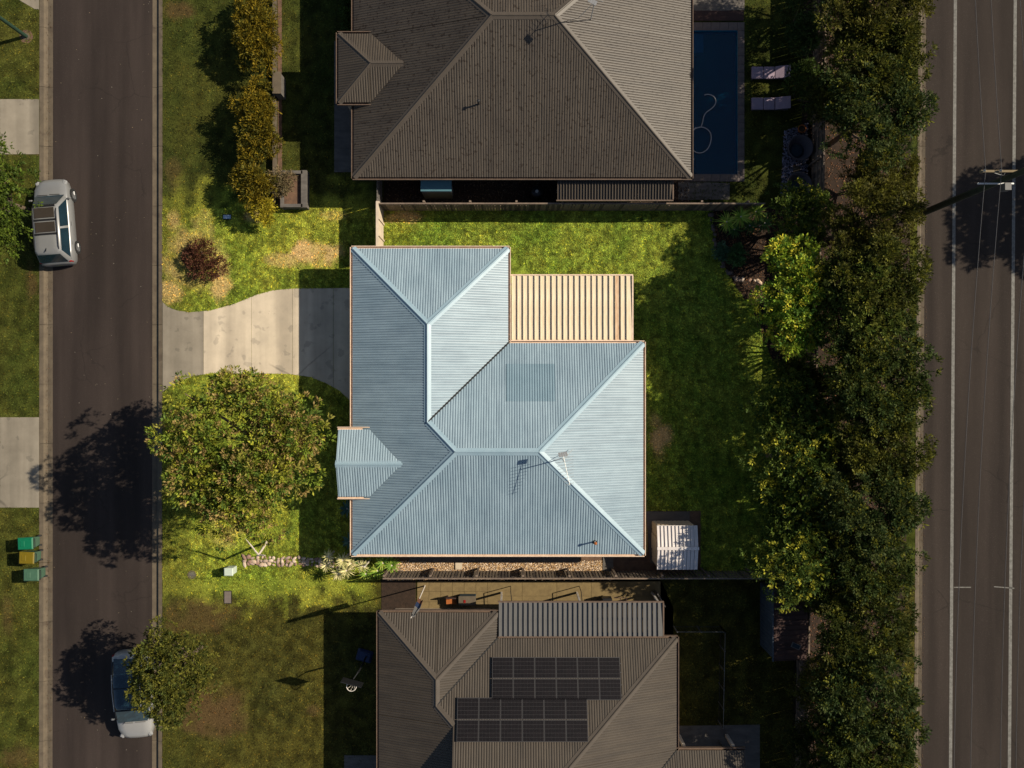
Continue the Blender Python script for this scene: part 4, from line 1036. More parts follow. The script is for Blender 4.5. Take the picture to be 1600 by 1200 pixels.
def tree(name, label, cat, px, py, zc, cm_, r0=.14, bark=None, rz=0.0, sc=1.0, group=None, pl=None):
    """px,py = where the middle of the crown reads in the plan view; trunk stands under it"""
    me, lc, lr = cm_
    p = W(px, py, zc); t = thing(name, label, cat, (p.x, p.y, 0), rz, group); t.scale = (sc, sc, sc)
    key = (me.name, r0, round(zc, 1))
    if key not in limb_cache: limb_cache[key] = limb_mesh(name, zc, lc, r0, bark or M['trunk'])
    tr, bb = limb_cache[key]
    link('trunk', tr, t); link('branches', bb, t); link('crown', me, t, (0, 0, zc))
    return t
limb_cache = {}

# big street tree with rust-coloured tips
tree('street_tree', 'large round tree with rust-tinted leaf tips on the front lawn by the driveway', 'tree', 374, 698, 5.3,
     crown_mesh('crown', 3.95, 4.1, 2.6, 72, 3000, 15, .155, [(.13, .155, .02), (.095, .13, .018), (.20, .20, .024), (.055, .085, .016), (.15, .14, .03)], tipc=(.19, .135, .05), tipf=.2, lobe=(.15, .29), cl_r=.18, rag=.14), r0=.2)
tree('street_tree', 'round yellow-green tree overhanging the white car', 'tree', 271, 1047, 3.7,
     crown_mesh('crown', 2.05, 2.3, 1.5, 36, 1350, 14, .12, [(.055, .06, .012), (.075, .075, .013), (.04, .05, .012), (.09, .085, .015)], lobe=(.26, .4), cl_r=.12), r0=.1)
tree('street_tree', 'bright green tree overhanging the silver car at the left edge', 'tree', -22, 305, 3.6,
     crown_mesh('crown', 2.2, 3.4, 1.7, 30, 1100, 11, .16, [(.05, .075, .01), (.065, .09, .012), (.035, .055, .01)], lobe=(.26, .4)), r0=.13)
# bright tree in the back corner
bright = crown_mesh('crown', 1.85, 2.85, 1.7, 46, 1700, 15, .15, [(.15, .21, .022), (.10, .165, .018), (.22, .26, .028), (.06, .11, .018)], tipc=(.40, .36, .04), tipf=.2, cl_r=.2, lobe=(.25, .38))
tree('garden_tree', 'bright lime-green tree with yellow tips in the back garden corner', 'tree', 1242, 465, 4.2, bright, r0=.13)
olive = crown_mesh('crown', 1.9, 2.5, 1.8, 28, 1300, 11, .15, [(.06, .075, .014), (.045, .065, .012), (.08, .085, .016)], lobe=(.26, .4))  # outer part of the lime-green tree, surround dimming put into its leaf colours
tree('garden_tree', 'outer half of the bright lime-green tree, dimming put into its olive leaves', 'tree', 1335, 468, 5.0, olive, r0=.14)
# boundary trees inside the back yard
dk = [crown_mesh('crown', 1.9, 2.05, 1.5, 36, 800, 15, .14, [(.036, .058, .011), (.048, .072, .014), (.068, .088, .015), (.028, .046, .010)], tipc=(.22, .21, .025), tipf=tf * 1.7, lobe=(.26, .42)) for tf in (.04, .12)]
for (x, y, z, k, rz, s, lb) in ((1252, 345, 3.0, 0, .4, .85, 'dark green tree between the north paling fence and the bright lime-green tree'),
                            (1240, 655, 3.6, 0, 1.2, 1.0, 'dark green boundary tree level with the middle of the blue roof'),
                            (1238, 722, 4.1, 1, 2.6, 1.08, 'yellow-tipped dark tree at the back lawn level with the TV antenna'),
                            (1238, 800, 3.9, 0, 3.9, .95, 'dark glossy tree on the back boundary straight across from the garden shed'),
                            (1240, 872, 3.9, 1, 5.1, 1.1, 'yellow-flecked tree at the east end of the weathered paling fence'),
                            (1258, 590, 3.4, 0, .9, .6, 'small dark tree beside the exposed piece of back fence')):
    tree('boundary_tree', lb, 'tree', x, y, z, dk[k], r0=.11, rz=rz, sc=s, group='trees along the back lawn')
# screen of trees beside the highway
hd_ = [crown_mesh('crown', 2.35, 2.35, 1.45, 52, 1500, 16, .13, cc_, lobe=(.15, .28), cl_r=.2, rag=.2, tipc=(.085, .085, .011), tipf=.13) for cc_ in (
    [(.032, .038, .008), (.023, .031, .007), (.046, .047, .010), (.016, .025, .006)], [(.038, .042, .008), (.026, .034, .007), (.052, .053, .010)], [(.03, .042, .010), (.044, .05, .010), (.022, .034, .009)], [(.045, .043, .009), (.034, .036, .008), (.06, .055, .010)], [(.03, .042, .012), (.04, .05, .014), (.02, .034, .01)])]
spots = [(-62, 'top of the picture'), (15, 'level with the ridge of the taupe house'), (92, 'straight behind the sun loungers'), (176, 'straight behind the round bowl seats'), (350, 'beside the base of the leaning power pole'),
         (438, 'north-east of the olive crown'), (522, 'south-east of the olive crown'), (605, 'level with the middle of the back lawn'), (698, 'level with the TV antenna of the blue house'), (792, 'across from the small garden shed'),
         (885, 'at the end of the weathered paling fence'), (985, 'overhanging the slate shed roof'), (1080, 'level with the lower solar array'), (1170, 'right of the concrete rear slab'), (1262, 'bottom edge of the picture')]
for i, (y, lb) in enumerate(spots):
    x = 1362 + random.uniform(-8, 6) - (8 if y > 900 else 0)
    tree('screen_tree', 'dark olive tree of the highway screen, ' + lb, 'tree', x, y, random.uniform(4.9, 5.4), hd_[(i * 3 + i // 4) % 5], r0=.13, rz=random.choice((0, 3.14)) + random.uniform(-.3, .3), sc=random.uniform(.94, 1.08), group='screen of trees beside the highway')
for i, (x, y, lb) in enumerate(((1322, 150, 'low dark tree in front of the screen, right of the upper pool fence'), (1392, 270, 'low dark tree in front of the screen, filling the gap just above the power pole'), (1312, 620, 'low dark tree in front of the screen, right of the bare back fence'), (1310, 720, 'low tree in front of the screen, right of the yellow-tipped tree'), (1312, 830, 'low tree in front of the screen, east of the dark glossy tree'), (1308, 925, 'low tree in front of the screen, above the slate shed'), (1306, 1085, 'low tree in front of the screen, south of the slate shed'), (1300, 1175, 'low tree in front of the screen, nearest the bottom edge'))):
    tree('screen_tree', lb, 'tree', x - 4, y, 3.4, hd_[(i * 2 + 1) % 5], r0=.13, rz=i * 1.3, sc=.74, group='screen of trees beside the highway')
# tree across the highway, out of frame; its shadow lies on the road
tree('street_tree', 'broad tree across the highway whose shadow falls on the road', 'tree', 1985, 215, 6.0, crown_mesh('crown', 2.9, 3.5, 2.2, 34, 1500, 11, .2, [(.04, .06, .015)], lobe=(.22, .34)), r0=.2)
# bushes
def bush(name, label, cat, px, py, z, rx, ry, rz_, cols, ncl=300, leaf=.1, tipc=None, tipf=0, group=None, nl=16, flat=.5, **k):
    me, lc, lr = crown_mesh('foliage', rx, ry, rz_, nl, ncl, 10, leaf, cols, tipc=tipc, tipf=tipf, lobe=(.3, .5), flat=flat, **k)
    p = W(px, py, z); t = thing(name, label, cat, (p.x, p.y, 0), 0, group)
    mb = MB()
    for i in range(5):
        c = lc[i]; mb.tube([(c[0] * .2, c[1] * .2, -.05), (c[0] * .9, c[1] * .9, max(.15, z + c[2]))], [.03, .012], 5)
    mb.build('stem', M['trunk'], t); link('foliage', me, t, (0, 0, z)); return t
bush('garden_bush', 'dark green bush between the sun loungers and the pool fence', 'bush', 1262, 136, 1.6, .95, 1.3, .9, [(.03, .05, .012), (.045, .065, .014)], 500, .13)
bush('garden_bush', 'large dark bush in the corner above the sun loungers', 'bush', 1256, 30, 2.0, 1.2, 1.9, 1.1, [(.025, .042, .012), (.035, .055, .016)], 700, .13)
bush('garden_bush', 'small shaded blue-green shrub in the north-east garden bed', 'shrub', 1127, 394, .5, .33, .33, .3, [(.05, .10, .06)], 90, .12)
bush('garden_bush', 'taller shaded shrub right of the small blue-green shrub', 'shrub', 1151, 400, .7, .38, .5, .4, [(.05, .10, .035)], 130, .13)
bush('low_shrub', 'burgundy-leaved low shrub on the dry front lawn', 'shrub', 320, 408, .22, .95, 1.15, .22, [(.06, .022, .016), (.045, .018, .012), (.085, .035, .02)], 420, .1)
bush('garden_bush', 'narrow green bush beside the taupe house porch', 'bush', 546, 22, .9, .3, .9, .5, [(.03, .05, .01)], 160, .13)
# clipped-by-growth yellow hedges: upright feathery sprays
HC = [(.115, .085, .008), (.15, .105, .010), (.085, .07, .009), (.06, .055, .009)]
bush('hedge', 'upper golden-yellow feathery hedge by the taupe house', 'hedge', 403, 50, 1.25, 1.0, 2.6, .75, HC, 1300, .15, nl=30, wid=.3, flat=.2)
bush('hedge', 'lower golden-yellow feathery hedge by the taupe house', 'hedge', 401, 198, 1.25, 1.0, 2.5, .75, HC, 1300, .15, nl=30, wid=.3, flat=.2)
bush('hedge', 'short golden hedge end beside the masonry planter', 'hedge', 396, 290, 1.2, .95, 1.0, .7, HC, 600, .15, nl=18, wid=.3, flat=.2)
bush('hedge', 'sunlit golden shrub at the corner of the front lawn', 'hedge', 412, 328, .9, .75, .55, .5, [(.26, .21, .015), (.18, .16, .015), (.32, .26, .03)], 330, .13, nl=10, wid=.3, flat=.2)
bush('garden_bush', 'pale fluffy shrub growing out of the masonry planter', 'shrub', 438, 285, .9, .6, .6, .4, [(.16, .12, .07), (.11, .09, .05)], 220, .15, wid=.22, flat=.2)

# strappy rosettes (cordylines, agaves, flax)
def rosette(n, L_, w, cols, lift=.6, droop=.5):
    vs = []; fs = []; cs = []
    for i in range(n):
        a = i * 2.39996 + random.uniform(-.2, .2); f = i / n; l = L_ * random.uniform(.75, 1.1); e0 = lift * (1.3 * f + .15)
        col = np.array(random.choice(cols)) * random.uniform(.75, 1.25); pts = []
        for k in range(5):
            s = k / 4; r_ = l * s * math.cos(min(1.4, e0)); z = l * s * math.sin(e0) - droop * l * s * s * (1 - f * .6)
            ww = w * (math.sin(math.pi * min(1, s * .8 + .22)) if k < 4 else .05)
            pts.append((r_, z, ww))
        b0 = len(vs)
        for (r_, z, ww) in pts:
            vs.append((r_ * math.cos(a) - ww * math.sin(a), r_ * math.sin(a) + ww * math.cos(a), z + .012)); vs.append((r_ * math.cos(a), r_ * math.sin(a), z)); vs.append((r_ * math.cos(a) + ww * math.sin(a), r_ * math.sin(a) - ww * math.cos(a), z + .012))
            cs += [col] * 3
        for k in range(4):
            for q in (0, 1):
                o = b0 + k * 3 + q; fs.append((o, o + 1, o + 4, o + 3))
    return np_mesh('leaves', vs, fs, M['leaf'], np.array(cs))
def spiky(name, label, cat, px, py, stem, L_, n, w, cols, group=None, **k):
    p = W(px, py, stem + .1); t = thing(name, label, cat, (p.x, p.y, 0), random.uniform(0, 6), group)
    link('leaves', rosette(n, L_, w, cols, **k), t, (0, 0, stem))
    MB().tube([(0.0, 0, -.05), (.02, .02, stem * .6), (0, 0, stem + .04)], [.05, .045, .05], 6).build('stem', M['pale_bark'], t)
    return t
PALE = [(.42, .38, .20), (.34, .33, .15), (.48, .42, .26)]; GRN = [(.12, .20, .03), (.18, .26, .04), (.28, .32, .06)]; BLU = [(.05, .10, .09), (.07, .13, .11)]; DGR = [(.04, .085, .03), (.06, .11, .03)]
for (x, y, s, l, n, c, lb) in ((513, 870, 1.3, .40, 34, PALE, 'topmost pale straw-coloured rosette left of the house corner'), (509, 884, 1.0, .40, 34, PALE, 'pale rosette just below the topmost one, at the end of the stone edging'),
                               (535, 876, 1.6, .52, 44, PALE, 'large pale rosette right beside the agave at the house corner'), (541, 892, 1.3, .5, 40, PALE, 'low pale rosette next to the weathered paling fence start'),
                               (528, 897, 1.0, .48, 36, PALE, 'lowest pale rosette above the south lot grass'), (548, 881, 1.2, .42, 34, PALE, 'small pale rosette crowding the large one on its right'),
                               (566, 885, 1.1, .42, 30, PALE, 'pale rosette left of the thin white post'), (571, 897, .7, .45, 34, GRN, 'greenish rosette at the foot of the thin white post')):
    spiky('cordyline', lb, 'spiky plant', x, y, s, l, n, .022, c, 'pale rosettes by the house corner')
for (x, y, s, l, n, lb) in ((598, 880, .5, .5, 36, 'yellow-green strappy plant just right of the thin white post'), (612, 884, .5, .52, 38, 'widest yellow-green strappy plant beside the gravel'), (590, 892, .35, .5, 34, 'yellow-green strappy plant leaning on the paling fence'), (606, 872, .4, .45, 30, 'yellow-green strappy plant tucked under the blue roof gutter')):
    spiky('flax_plant', lb, 'strappy plant', x, y, s, l, n, .035, GRN, 'yellow-green strappy plants by the gravel')
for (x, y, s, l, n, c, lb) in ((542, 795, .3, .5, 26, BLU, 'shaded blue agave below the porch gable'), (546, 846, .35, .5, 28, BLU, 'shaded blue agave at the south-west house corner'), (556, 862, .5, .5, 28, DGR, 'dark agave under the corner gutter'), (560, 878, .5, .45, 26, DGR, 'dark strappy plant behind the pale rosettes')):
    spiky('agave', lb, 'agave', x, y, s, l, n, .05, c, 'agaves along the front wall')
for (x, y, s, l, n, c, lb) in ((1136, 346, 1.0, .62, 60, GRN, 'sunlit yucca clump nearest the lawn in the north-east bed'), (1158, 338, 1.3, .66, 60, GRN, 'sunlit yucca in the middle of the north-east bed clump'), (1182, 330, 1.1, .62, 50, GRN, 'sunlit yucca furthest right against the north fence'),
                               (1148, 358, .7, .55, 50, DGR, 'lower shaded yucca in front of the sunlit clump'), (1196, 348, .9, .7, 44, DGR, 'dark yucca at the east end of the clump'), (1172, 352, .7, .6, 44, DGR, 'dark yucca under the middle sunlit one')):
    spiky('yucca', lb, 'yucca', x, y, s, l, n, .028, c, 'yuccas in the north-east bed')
t = thing('thin_post', 'thin white post standing among the plants at the paling fence start', 'post', (gx(579), gy(874), 0))
MB().box((0, 0, .9), (.05, .05, 1.8)).build('post_shaft', M['white_post'], t); MB().box((0, 0, 1.81), (.07, .07, .03)).build('post_cap', M['white_post'], t)
# bare crooked little tree on the front lawn
t = thing('bare_tree', 'bare crooked pale sapling above the stone edging on the front lawn', 'tree', (gx(416), gy(847), 0))
q = [tuple(Vector(W(*a)) - Vector(t.location)) for a in ((416, 847, 0), (413, 853, .8), (408, 861, 1.5), (403, 868, 2.0))]
MB().tube([(q[0][0], q[0][1], -.05)] + q[1:], [.075, .06, .055, .05], 8).build('trunk', M['pale_bark'], t)
q2 = [tuple(Vector(W(*a)) - Vector(t.location)) for a in ((404, 867, 1.97), (399, 861, 2.4), (393, 853, 2.8), (388, 847, 3.2), (383, 841, 3.5))]
MB().tube(q2, [.05, .04, .035, .022, .01], 6).build('branch', M['pale_bark'], t)
q3 = [tuple(Vector(W(*a)) - Vector(t.location)) for a in ((403, 868, 2.0), (408, 867, 2.15), (414, 868, 2.3))]
MB().tube(q3, [.045, .035, .03], 6).build('branch', M['pale_bark'], t)

# ------------------------------------------------------------------ VEHICLES
def loft(rings, closed_ends=True):
    n = len(rings[0]); vs = [p for r in rings for p in r]; fs = []
    for i in range(len(rings) - 1):
        for k in range(n):
            a = i * n + k; b2 = i * n + (k + 1) % n
            fs.append((a, a + n, b2 + n, b2))
    if closed_ends: fs.append(tuple(range(n))); fs.append(tuple(range(len(rings) * n - 1, (len(rings) - 1) * n - 1, -1)))
    return vs, fs
def car(name, label, px, py, rz, Lc, Wc, paint, st, roofspec, dark_roof, wheel_r=.33):
    """st: stations (y, half width, deck height); roofspec: y of (windscreen foot, roof front, roof rear, tail foot), roof height"""
    t = thing(name, label, 'car', (gx(px), gy(py), RZ), rz)
    rings = []
    for (y, hw_, zt) in st:
        zb_ = .24; zm = zt * .62 + .08
        rings.append([(-hw_ * .9, y, zb_), (-hw_ * .99, y, zb_ + .12), (-hw_, y, zm), (-hw_ * .975, y, zt - .10), (-hw_ * .90, y, zt - .015), (-hw_ * .5, y, zt + .025), (0, y, zt + .035), (hw_ * .5, y, zt + .025), (hw_ * .90, y, zt - .015), (hw_ * .975, y, zt - .10), (hw_, y, zm), (hw_ * .99, y, zb_ + .12), (hw_ * .9, y, zb_)])
    vs, fs = loft(rings); MB().add(vs, fs).build('body', paint, t, smooth=True)
    ys, yf, yr, ye, zr = roofspec; zb2 = .92; wb = Wc * .455; wr = Wc * .345
    # cabin: belt outline -> shoulder -> roof outline, rounded corners
    def outline(y0, y1, w, z, c=.16):
        return [(-w + c, y0, z), (w - c, y0, z), (w, y0 - c * .9, z), (w, y1 + c * .9, z), (w - c, y1, z), (-w + c, y1, z), (-w, y1 + c * .9, z), (-w, y0 - c * .9, z)]
    r_ = [outline(ys, ye, wb, zb2 - .06), outline(ys - .02, ye + .02, wb * .985, zb2), outline(yf, yr, wr + .03, zr - .07, .14), outline(yf - .08, yr + .08, wr - .05, zr - .01, .14), outline(yf - .3, yr + .3, wr - .3, zr + .015, .1)]
    vs, fs = loft(r_); MB().add(vs, fs).build('cabin', M['carglass'] if dark_roof else paint, t, smooth=True)
    def quad(name_, a, b2, c, d, m_, inset=.0, off=.012, th=.012):
        a, b2, c, d = map(Vector, (a, b2, c, d)); nrm = (b2 - a).cross(d - a).normalized()
        ctr = (a + b2 + c + d) / 4
        if nrm.dot(ctr - Vector((0, ctr.y * .5, .6))) < 0: nrm = -nrm
        P = [p + (ctr - p) * inset + nrm * off for p in (a, b2, c, d)]
        Q = [p - nrm * th for p in P]
        return MB().add(P + Q, [(0, 1, 2, 3), (7, 6, 5, 4), (0, 4, 5, 1), (1, 5, 6, 2), (2, 6, 7, 3), (3, 7, 4, 0)]).build(name_, m_, t)
    wg = wb - .08; wt_ = wr - .02
    quad('windscreen', (-wg, ys - .03, zb2 + .02), (wg, ys - .03, zb2 + .02), (wt_, yf + .02, zr - .07), (-wt_, yf + .02, zr - .07), M['carglass'], .02, .015)
    quad('rear_window', (-wg, ye + .03, zb2 + .04), (wg, ye + .03, zb2 + .04), (wt_, yr - .02, zr - .09), (-wt_, yr - .02, zr - .09), M['carglass'], .06, .015)
    y_mid = (yf + yr) / 2
    for s in (-1, 1):
        for (u0, u1) in ((0.0, .46), (.49, 1.0)):
            yb0 = ys - .22 + (ye + .22 - ys + .22) * u0; yb1 = ys - .22 + (ye + .22 - ys + .22) * u1
            yt0 = yf - .13 + (yr + .13 - yf + .13) * u0; yt1 = yf - .13 + (yr + .13 - yf + .13) * u1
            quad('side_window', (s * wb * .985, yb0, zb2 + .03), (s * wb * .985, yb1, zb2 + .03), (s * (wr + .035), yt1, zr - .09), (s * (wr + .035), yt0, zr - .09), M['carglass'], .03, .01)
        MB().box((s * (Wc / 2 + .06), ys - .22, .98), (.2, .09, .13), 0, .8, .03).build('mirror', paint, t)
        hl = st[-1]; MB().box((s * Wc * .375, st[-1][0] - .24, .72), (.24, .26, .14), -s * .5, .75, .05).build('headlight', M['lamp'], t)
        MB().box((s * Wc * .41, st[0][0] + .13, .78), (.18, .12, .24), s * .4, .8, .03).build('tail_light', M['red_lens'], t)
        MB().box((s * (Wc / 2 - .012), (yf + yr) / 2 + .35, .80), (.03, .2, .03)).build('door_handle', M['alloy'], t)
        MB().box((s * (Wc / 2 - .012), (yf + yr) / 2 - .6, .80), (.03, .2, .03)).build('door_handle', M['alloy'], t)
        if not dark_roof: MB().tube([(s * (wr - .03), yf - .2, zr + .015), (s * (wr - .03), yf - .35, zr + .06), (s * (wr - .03), yr + .35, zr + .06), (s * (wr - .03), yr + .2, zr + .015)], .018, 5).build('roof_rail', M['black'], t)
    for s in (-1, 1):
        for yy in (Lc * .31, -Lc * .30):
            MB().tube([(s * (Wc / 2 - .2), yy, wheel_r), (s * (Wc / 2 + .012), yy, wheel_r)], wheel_r, 20).build('wheel', M['rubber'], t)
            rim = MB().tube([(s * (Wc / 2 + .005), yy, wheel_r), (s * (Wc / 2 + .022), yy, wheel_r)], wheel_r * .62, 14)
            for k in range(5):
                a = k * 1.2566; rim.tube([(s * (Wc / 2 + .024), yy, wheel_r), (s * (Wc / 2 + .024), yy + math.cos(a) * wheel_r * .6, wheel_r + math.sin(a) * wheel_r * .6)], .03, 4)
            rim.build('rim', M['alloy'], t)
    MB().box((0, st[-1][0] - .03, .42), (Wc * .6, .08, .16), 0, 1, .02).build('grille', M['black'], t)
    MB().box((0, st[0][0] + .015, .5), (.38, .04, .12)).build('number_plate', M['plate'], t)
    # wipers and a thin panel gap across the bonnet
    MB().tube([(-.1, ys - .02 + .03, zb2 + .045), (-.62, ys + .02, zb2 + .05)], .012, 4).tube([(.5, ys + .01, zb2 + .045), (-.0, ys + .03, zb2 + .05)], .012, 4).build('wiper', M['black'], t)
    MB().box((0, (ys + st[-1][0]) / 2 + .0, .0), (.0, .0, .0)) 
    return t, (ys, yf, yr, ye, zr, wr)
Lc, Wc = 4.3, 1.78
st1 = [(-2.15, .62, .60), (-2.12, .76, .84), (-1.98, .85, .93), (-1.5, .885, .95), (-.5, .89, .94), (.6, .89, .95), (1.05, .88, .95), (1.6, .84, .88), (1.95, .74, .76), (2.10, .58, .62), (2.15, .42, .5)]
c1, _ = car('parked_car', 'silver family wagon with brown glass roof panels parked on the street kerb', 94, 350, R(4.5), Lc, Wc, M['silver'], st1, (1.28, .68, -1.72, -2.08, 1.60), False)
for i, y in enumerate((.28, -.42)):
    MB().box((0, y, 1.628), (.98, .50, .02), 0, 1, .008).build('glass_roof_panel', M['tan_panel'], c1)
for y in (.62, -.07, -.76): MB().box((0, y, 1.627), (1.1, .10, .024), 0, 1, .008).build('roof_bar', M['black'], c1)
MB().tube([(-.05, -1.45, 1.6), (-.02, -1.62, 1.72)], .02, 6).build('aerial', M['black'], c1)
st2 = [(-2.2, .5, .62), (-2.17, .72, .86), (-2.0, .86, .98), (-1.4, .91, .98), (-.5, .915, .95), (.6, .915, .95), (1.05, .90, .94), (1.6, .86, .88), (1.98, .74, .76), (2.13, .56, .62), (2.18, .38, .5)]
c2, _ = car('parked_car', 'white hatchback with an all-black glass roof parked beneath the round street tree', 216, 1080, R(184.5), 4.4, 1.84, M['white_car'], st2, (1.25, .45, -1.3, -2.0, 1.50), True)
for y in (.48, -.62): MB().box((0, y, 1.512), (1.2, .045, .03)).build('roof_seam', M['black'], c2)
for s in (-1, 1): MB().tube([(s * .66, .5, 1.462), (s * .69, -.4, 1.475), (s * .66, -1.3, 1.45)], .02, 5).build('roof_rail', M['white_car'], c2)

# wheelie bins
def bin_(label, px, py, lid, rz):
    t = thing('wheelie_bin', label, 'bin', (gx(px), gy(py), 0.0), rz, 'wheelie bins at the left kerb')
    vs = []
    for (z, hx, hy) in ((.08, .20, .24), (.95, .28, .35)):
        for (x, y) in ((-hx, -hy), (hx, -hy), (hx, hy), (-hx, hy)): vs.append((x, y, z))
    MB().add(vs, [(3, 2, 1, 0), (4, 5, 6, 7), (0, 1, 5, 4), (1, 2, 6, 5), (2, 3, 7, 6), (3, 0, 4, 7)]).build('bin_body', M['bin_body'], t)
    MB().box((0, 0, .985), (.60, .76, .07), 0, .93, .025).build('lid', lid, t)
    MB().box((0, -.12, 1.025), (.3, .22, .02), 0, .9, .008).build('lid_boss', lid, t)
    MB().tube([(-.22, .41, .93), (-.22, .46, .95), (.22, .46, .95), (.22, .41, .93)], .02, 6).build('handle', M['black'], t)
    for s in (-1, 1): MB().tube([(s * .2, .25, .1), (s * .27, .25, .1)], .1, 12).build('wheel', M['rubber'], t)
    return t
bin_('wheelie bin with an emerald green lid, topmost of the three', 56, 844, M['bin_green'], R(-88))
bin_('wheelie bin with a yellow lid in the middle of the three', 58, 866, M['bin_yellow'], R(-92))
bin_('wheelie bin with a dull pale green lid, lowest of the three', 65, 892, M['bin_pale'], R(-90))
# service pits, cabinets
t = thing('pillar_cabinet', 'small pale green service cabinet on the front lawn by the stone edging', 'cabinet', (gx(364), gy(889), 0))
MB().box((0, 0, .35), (.40, .34, .7), 0, 1, .02).build('cabinet_body', M['pillar'], t); MB().box((0, 0, .72), (.46, .40, .06), 0, .9, .02).build('cabinet_cap', M['pillar'], t)
def pit(label, px, py, w, d, m, circle=False):
    t = thing('service_pit', label, 'pit lid', (gx(px), gy(py), 0))
    if circle:
        MB().lathe([(w * .78, .012), (w * .8, .03), (w, .03), (w, -.1)], 20).build('ring', m, t); MB().lathe([(.001, .03), (w * .72, .03), (w * .74, .01)], 20).build('lid', M['slab'], t)
    else:
        MB().box((0, 0, -.02), (w, d, .09)).build('surround', M['black'], t); MB().box((0, 0, .03), (w - .07, d - .07, .03), 0, 1, .006).build('lid', m, t)
pit('blue-grey square pit lid in the shade beside the golden hedge', 355, 339, .45, .26, M['bluepit'])
pit('long brown pit lid in the grass below the pale service cabinet', 356, 933, .40, .66, M['pit'])
pit('round concrete pit ring near the kerb of the front lawn', 300, 898, .22, .22, M['kerb'], True)

# green street-light pole (top left)
t = thing('street_light', 'dark green street-light pole leaning out of the top left corner', 'street light', (gx(41), gy(57), 0))
MB().tube([(0, 0, 0), (0, 0, 1.1), (0, 0, 7.5)], [.095, .09, .06], 10).build('pole', M['pole_green'], t)
MB().tube([(0, 0, 7.4), (.4, 0, 7.9), (1.5, 0, 8.1)], .04, 8).build('arm', M['pole_green'], t); MB().box((1.8, 0, 8.1), (.65, .28, .12), 0, .8, .03).build('lamp_head', M['grey_sheet'], t)
MB().lathe([(.10, .02), (.19, .02), (.19, -.1)], 16).build('base_plate', M['kerb'], t)
struct(MB().lathe([(.001, .006), (.34, .006), (.36, -.1)], 18, (gx(41), gy(57), 0)).build('bare_soil', M['mulch_red']))
# leaning-looking power pole and lines over the highway
pb = Vector((gx(1432), gy(337), 0)); phh = 11.0
t = thing('power_pole', 'tall mossy timber power pole with crossarms beside the highway', 'power pole', tuple(pb))
MB().tube([(0, 0, 0), (0, 0, 5), (0, 0, phh)], [.17, .15, .12], 10).build('pole', M['pole_dark'], t)
z1, z2 = 8.7, 8.0
MB().box((.0, .02 + .14, z1), (2.7, .09, .12)).build('crossarm', M['crossarm'], t)
MB().box((-.35, -.18, z2), (1.5, .06, .06)).build('bracket', M['metal'], t)
MB().box((.1, -.32, z2 - .05), (.26, .3, .4)).build('junction_box', M['grey_sheet'], t)
for x in (-1.25, -.6, .6, 1.25): MB().lathe([(.001, .16), (.035, .14), (.055, .08), (.03, .04), (.03, 0)], 8, (x, .16, z1 + .06)).build('insulator', M['metal'], t)
for x in (-.95, -.3): MB().tube([(x, .16, z1), (x * .05, .16, z1 - .7)], .015, 4).build('brace', M['metal'], t)
def wire(label, x0, z0, yoff, sag, dx_n=0.0, dx_s=0.0):
    pts = []
    for s, dx in ((1, dx_n), (-1, dx_s)):
        seg = []
        for k in range(0, 13):
            f = k / 12 * .62; Ls = 46
            seg.append((pb.x + x0 + dx * f, pb.y + yoff + s * Ls * f, z0 - sag * 4 * f * (1 - f)))
        pts = (list(reversed(seg)) if s == 1 else pts + seg[1:])
    return tag(MB().tube(pts, .013, 4, cap=True).build('power_line', M['wire']), label, 'power line', 'power lines over the highway')
wire('leftmost overhead power line above the highway, first left of the pole', -1.25, z1 + .22, .16, 1.5, 0, -1.0)
wire('second overhead power line from the left above the highway', -.6, z1 + .22, .16, 1.5, 0, -.9)
wire('third overhead power line, passing just right of the pole', .6, z1 + .22, .16, 1.5, 0, -.8)
wire('outermost overhead power line, furthest right over the highway', 1.25, z1 + .22, .16, 1.5, 0, -.8)

# sun loungers, bowl seats, pots
def lounger(label, px, py):
    t = thing('sun_lounger', label, 'sun lounger', (gx(px), gy(py), 0), 0, 'sun loungers by the pool')
    MB().box((0, 0, .24), (1.85, .6, .05)).build('frame', M['rattan'], t)
    for x in (-.8, .8):
        for y in (-.24, .24): MB().box((x, y, .11), (.06, .06, .22)).build('leg', M['rattan'], t)
    for (a, b2) in ((-.92, -.32), (-.31, .25)): MB().box(((a + b2) / 2, 0, .31), (b2 - a - .01, .6, .09), 0, 1, .03).build('seat_cushion', M['cushion'], t)
    vs = []
    for (x, z) in ((.27, .27), (.27, .36), (.95, .62), (.97, .54)):
        vs += [(x, -.3, z), (x, .3, z)]
    MB().add(vs, [(0, 2, 3, 1), (2, 4, 5, 3), (4, 6, 7, 5), (6, 0, 1, 7), (0, 6, 4, 2), (1, 3, 5, 7)]).build('backrest', M['cushion'], t)
lounger('upper lilac-grey cushioned sun lounger on the dark pool lawn', 1200, 117); lounger('lower lilac-grey cushioned sun lounger on the dark pool lawn', 1200, 165)
def bowl(label, px, py):
    t = thing('bowl_seat', label, 'outdoor chair', (gx(px), gy(py), 0), 0, 'round bowl seats by the fence')
    o = MB().lathe([(.42, .0), (.50, .25), (.60, .62), (.64, .68), (.64, .72), (.58, .70), (.46, .38), (.30, .28), (.001, .26)], 28).build('bowl', M['rattan'], t, smooth=True)
    MB().lathe([(.001, .44), (.25, .42), (.36, .36), (.36, .30), (.001, .28)], 20, (-.10, -.08, 0)).build('cushion', M['navy'], t, smooth=True)
bowl('upper round grey bowl seat with a dark cushion on the pebbles', 1244, 236); bowl('lower round grey bowl seat with a dark cushion on the pebbles', 1242, 293)
tag(MB().box((gx(1244), gy(266), .05), (.36, .36, .06), 0, 1, .015).build('stepping_stone', M['kerb']), 'square pale stepping stone between the two bowl seats', 'stepping stone')
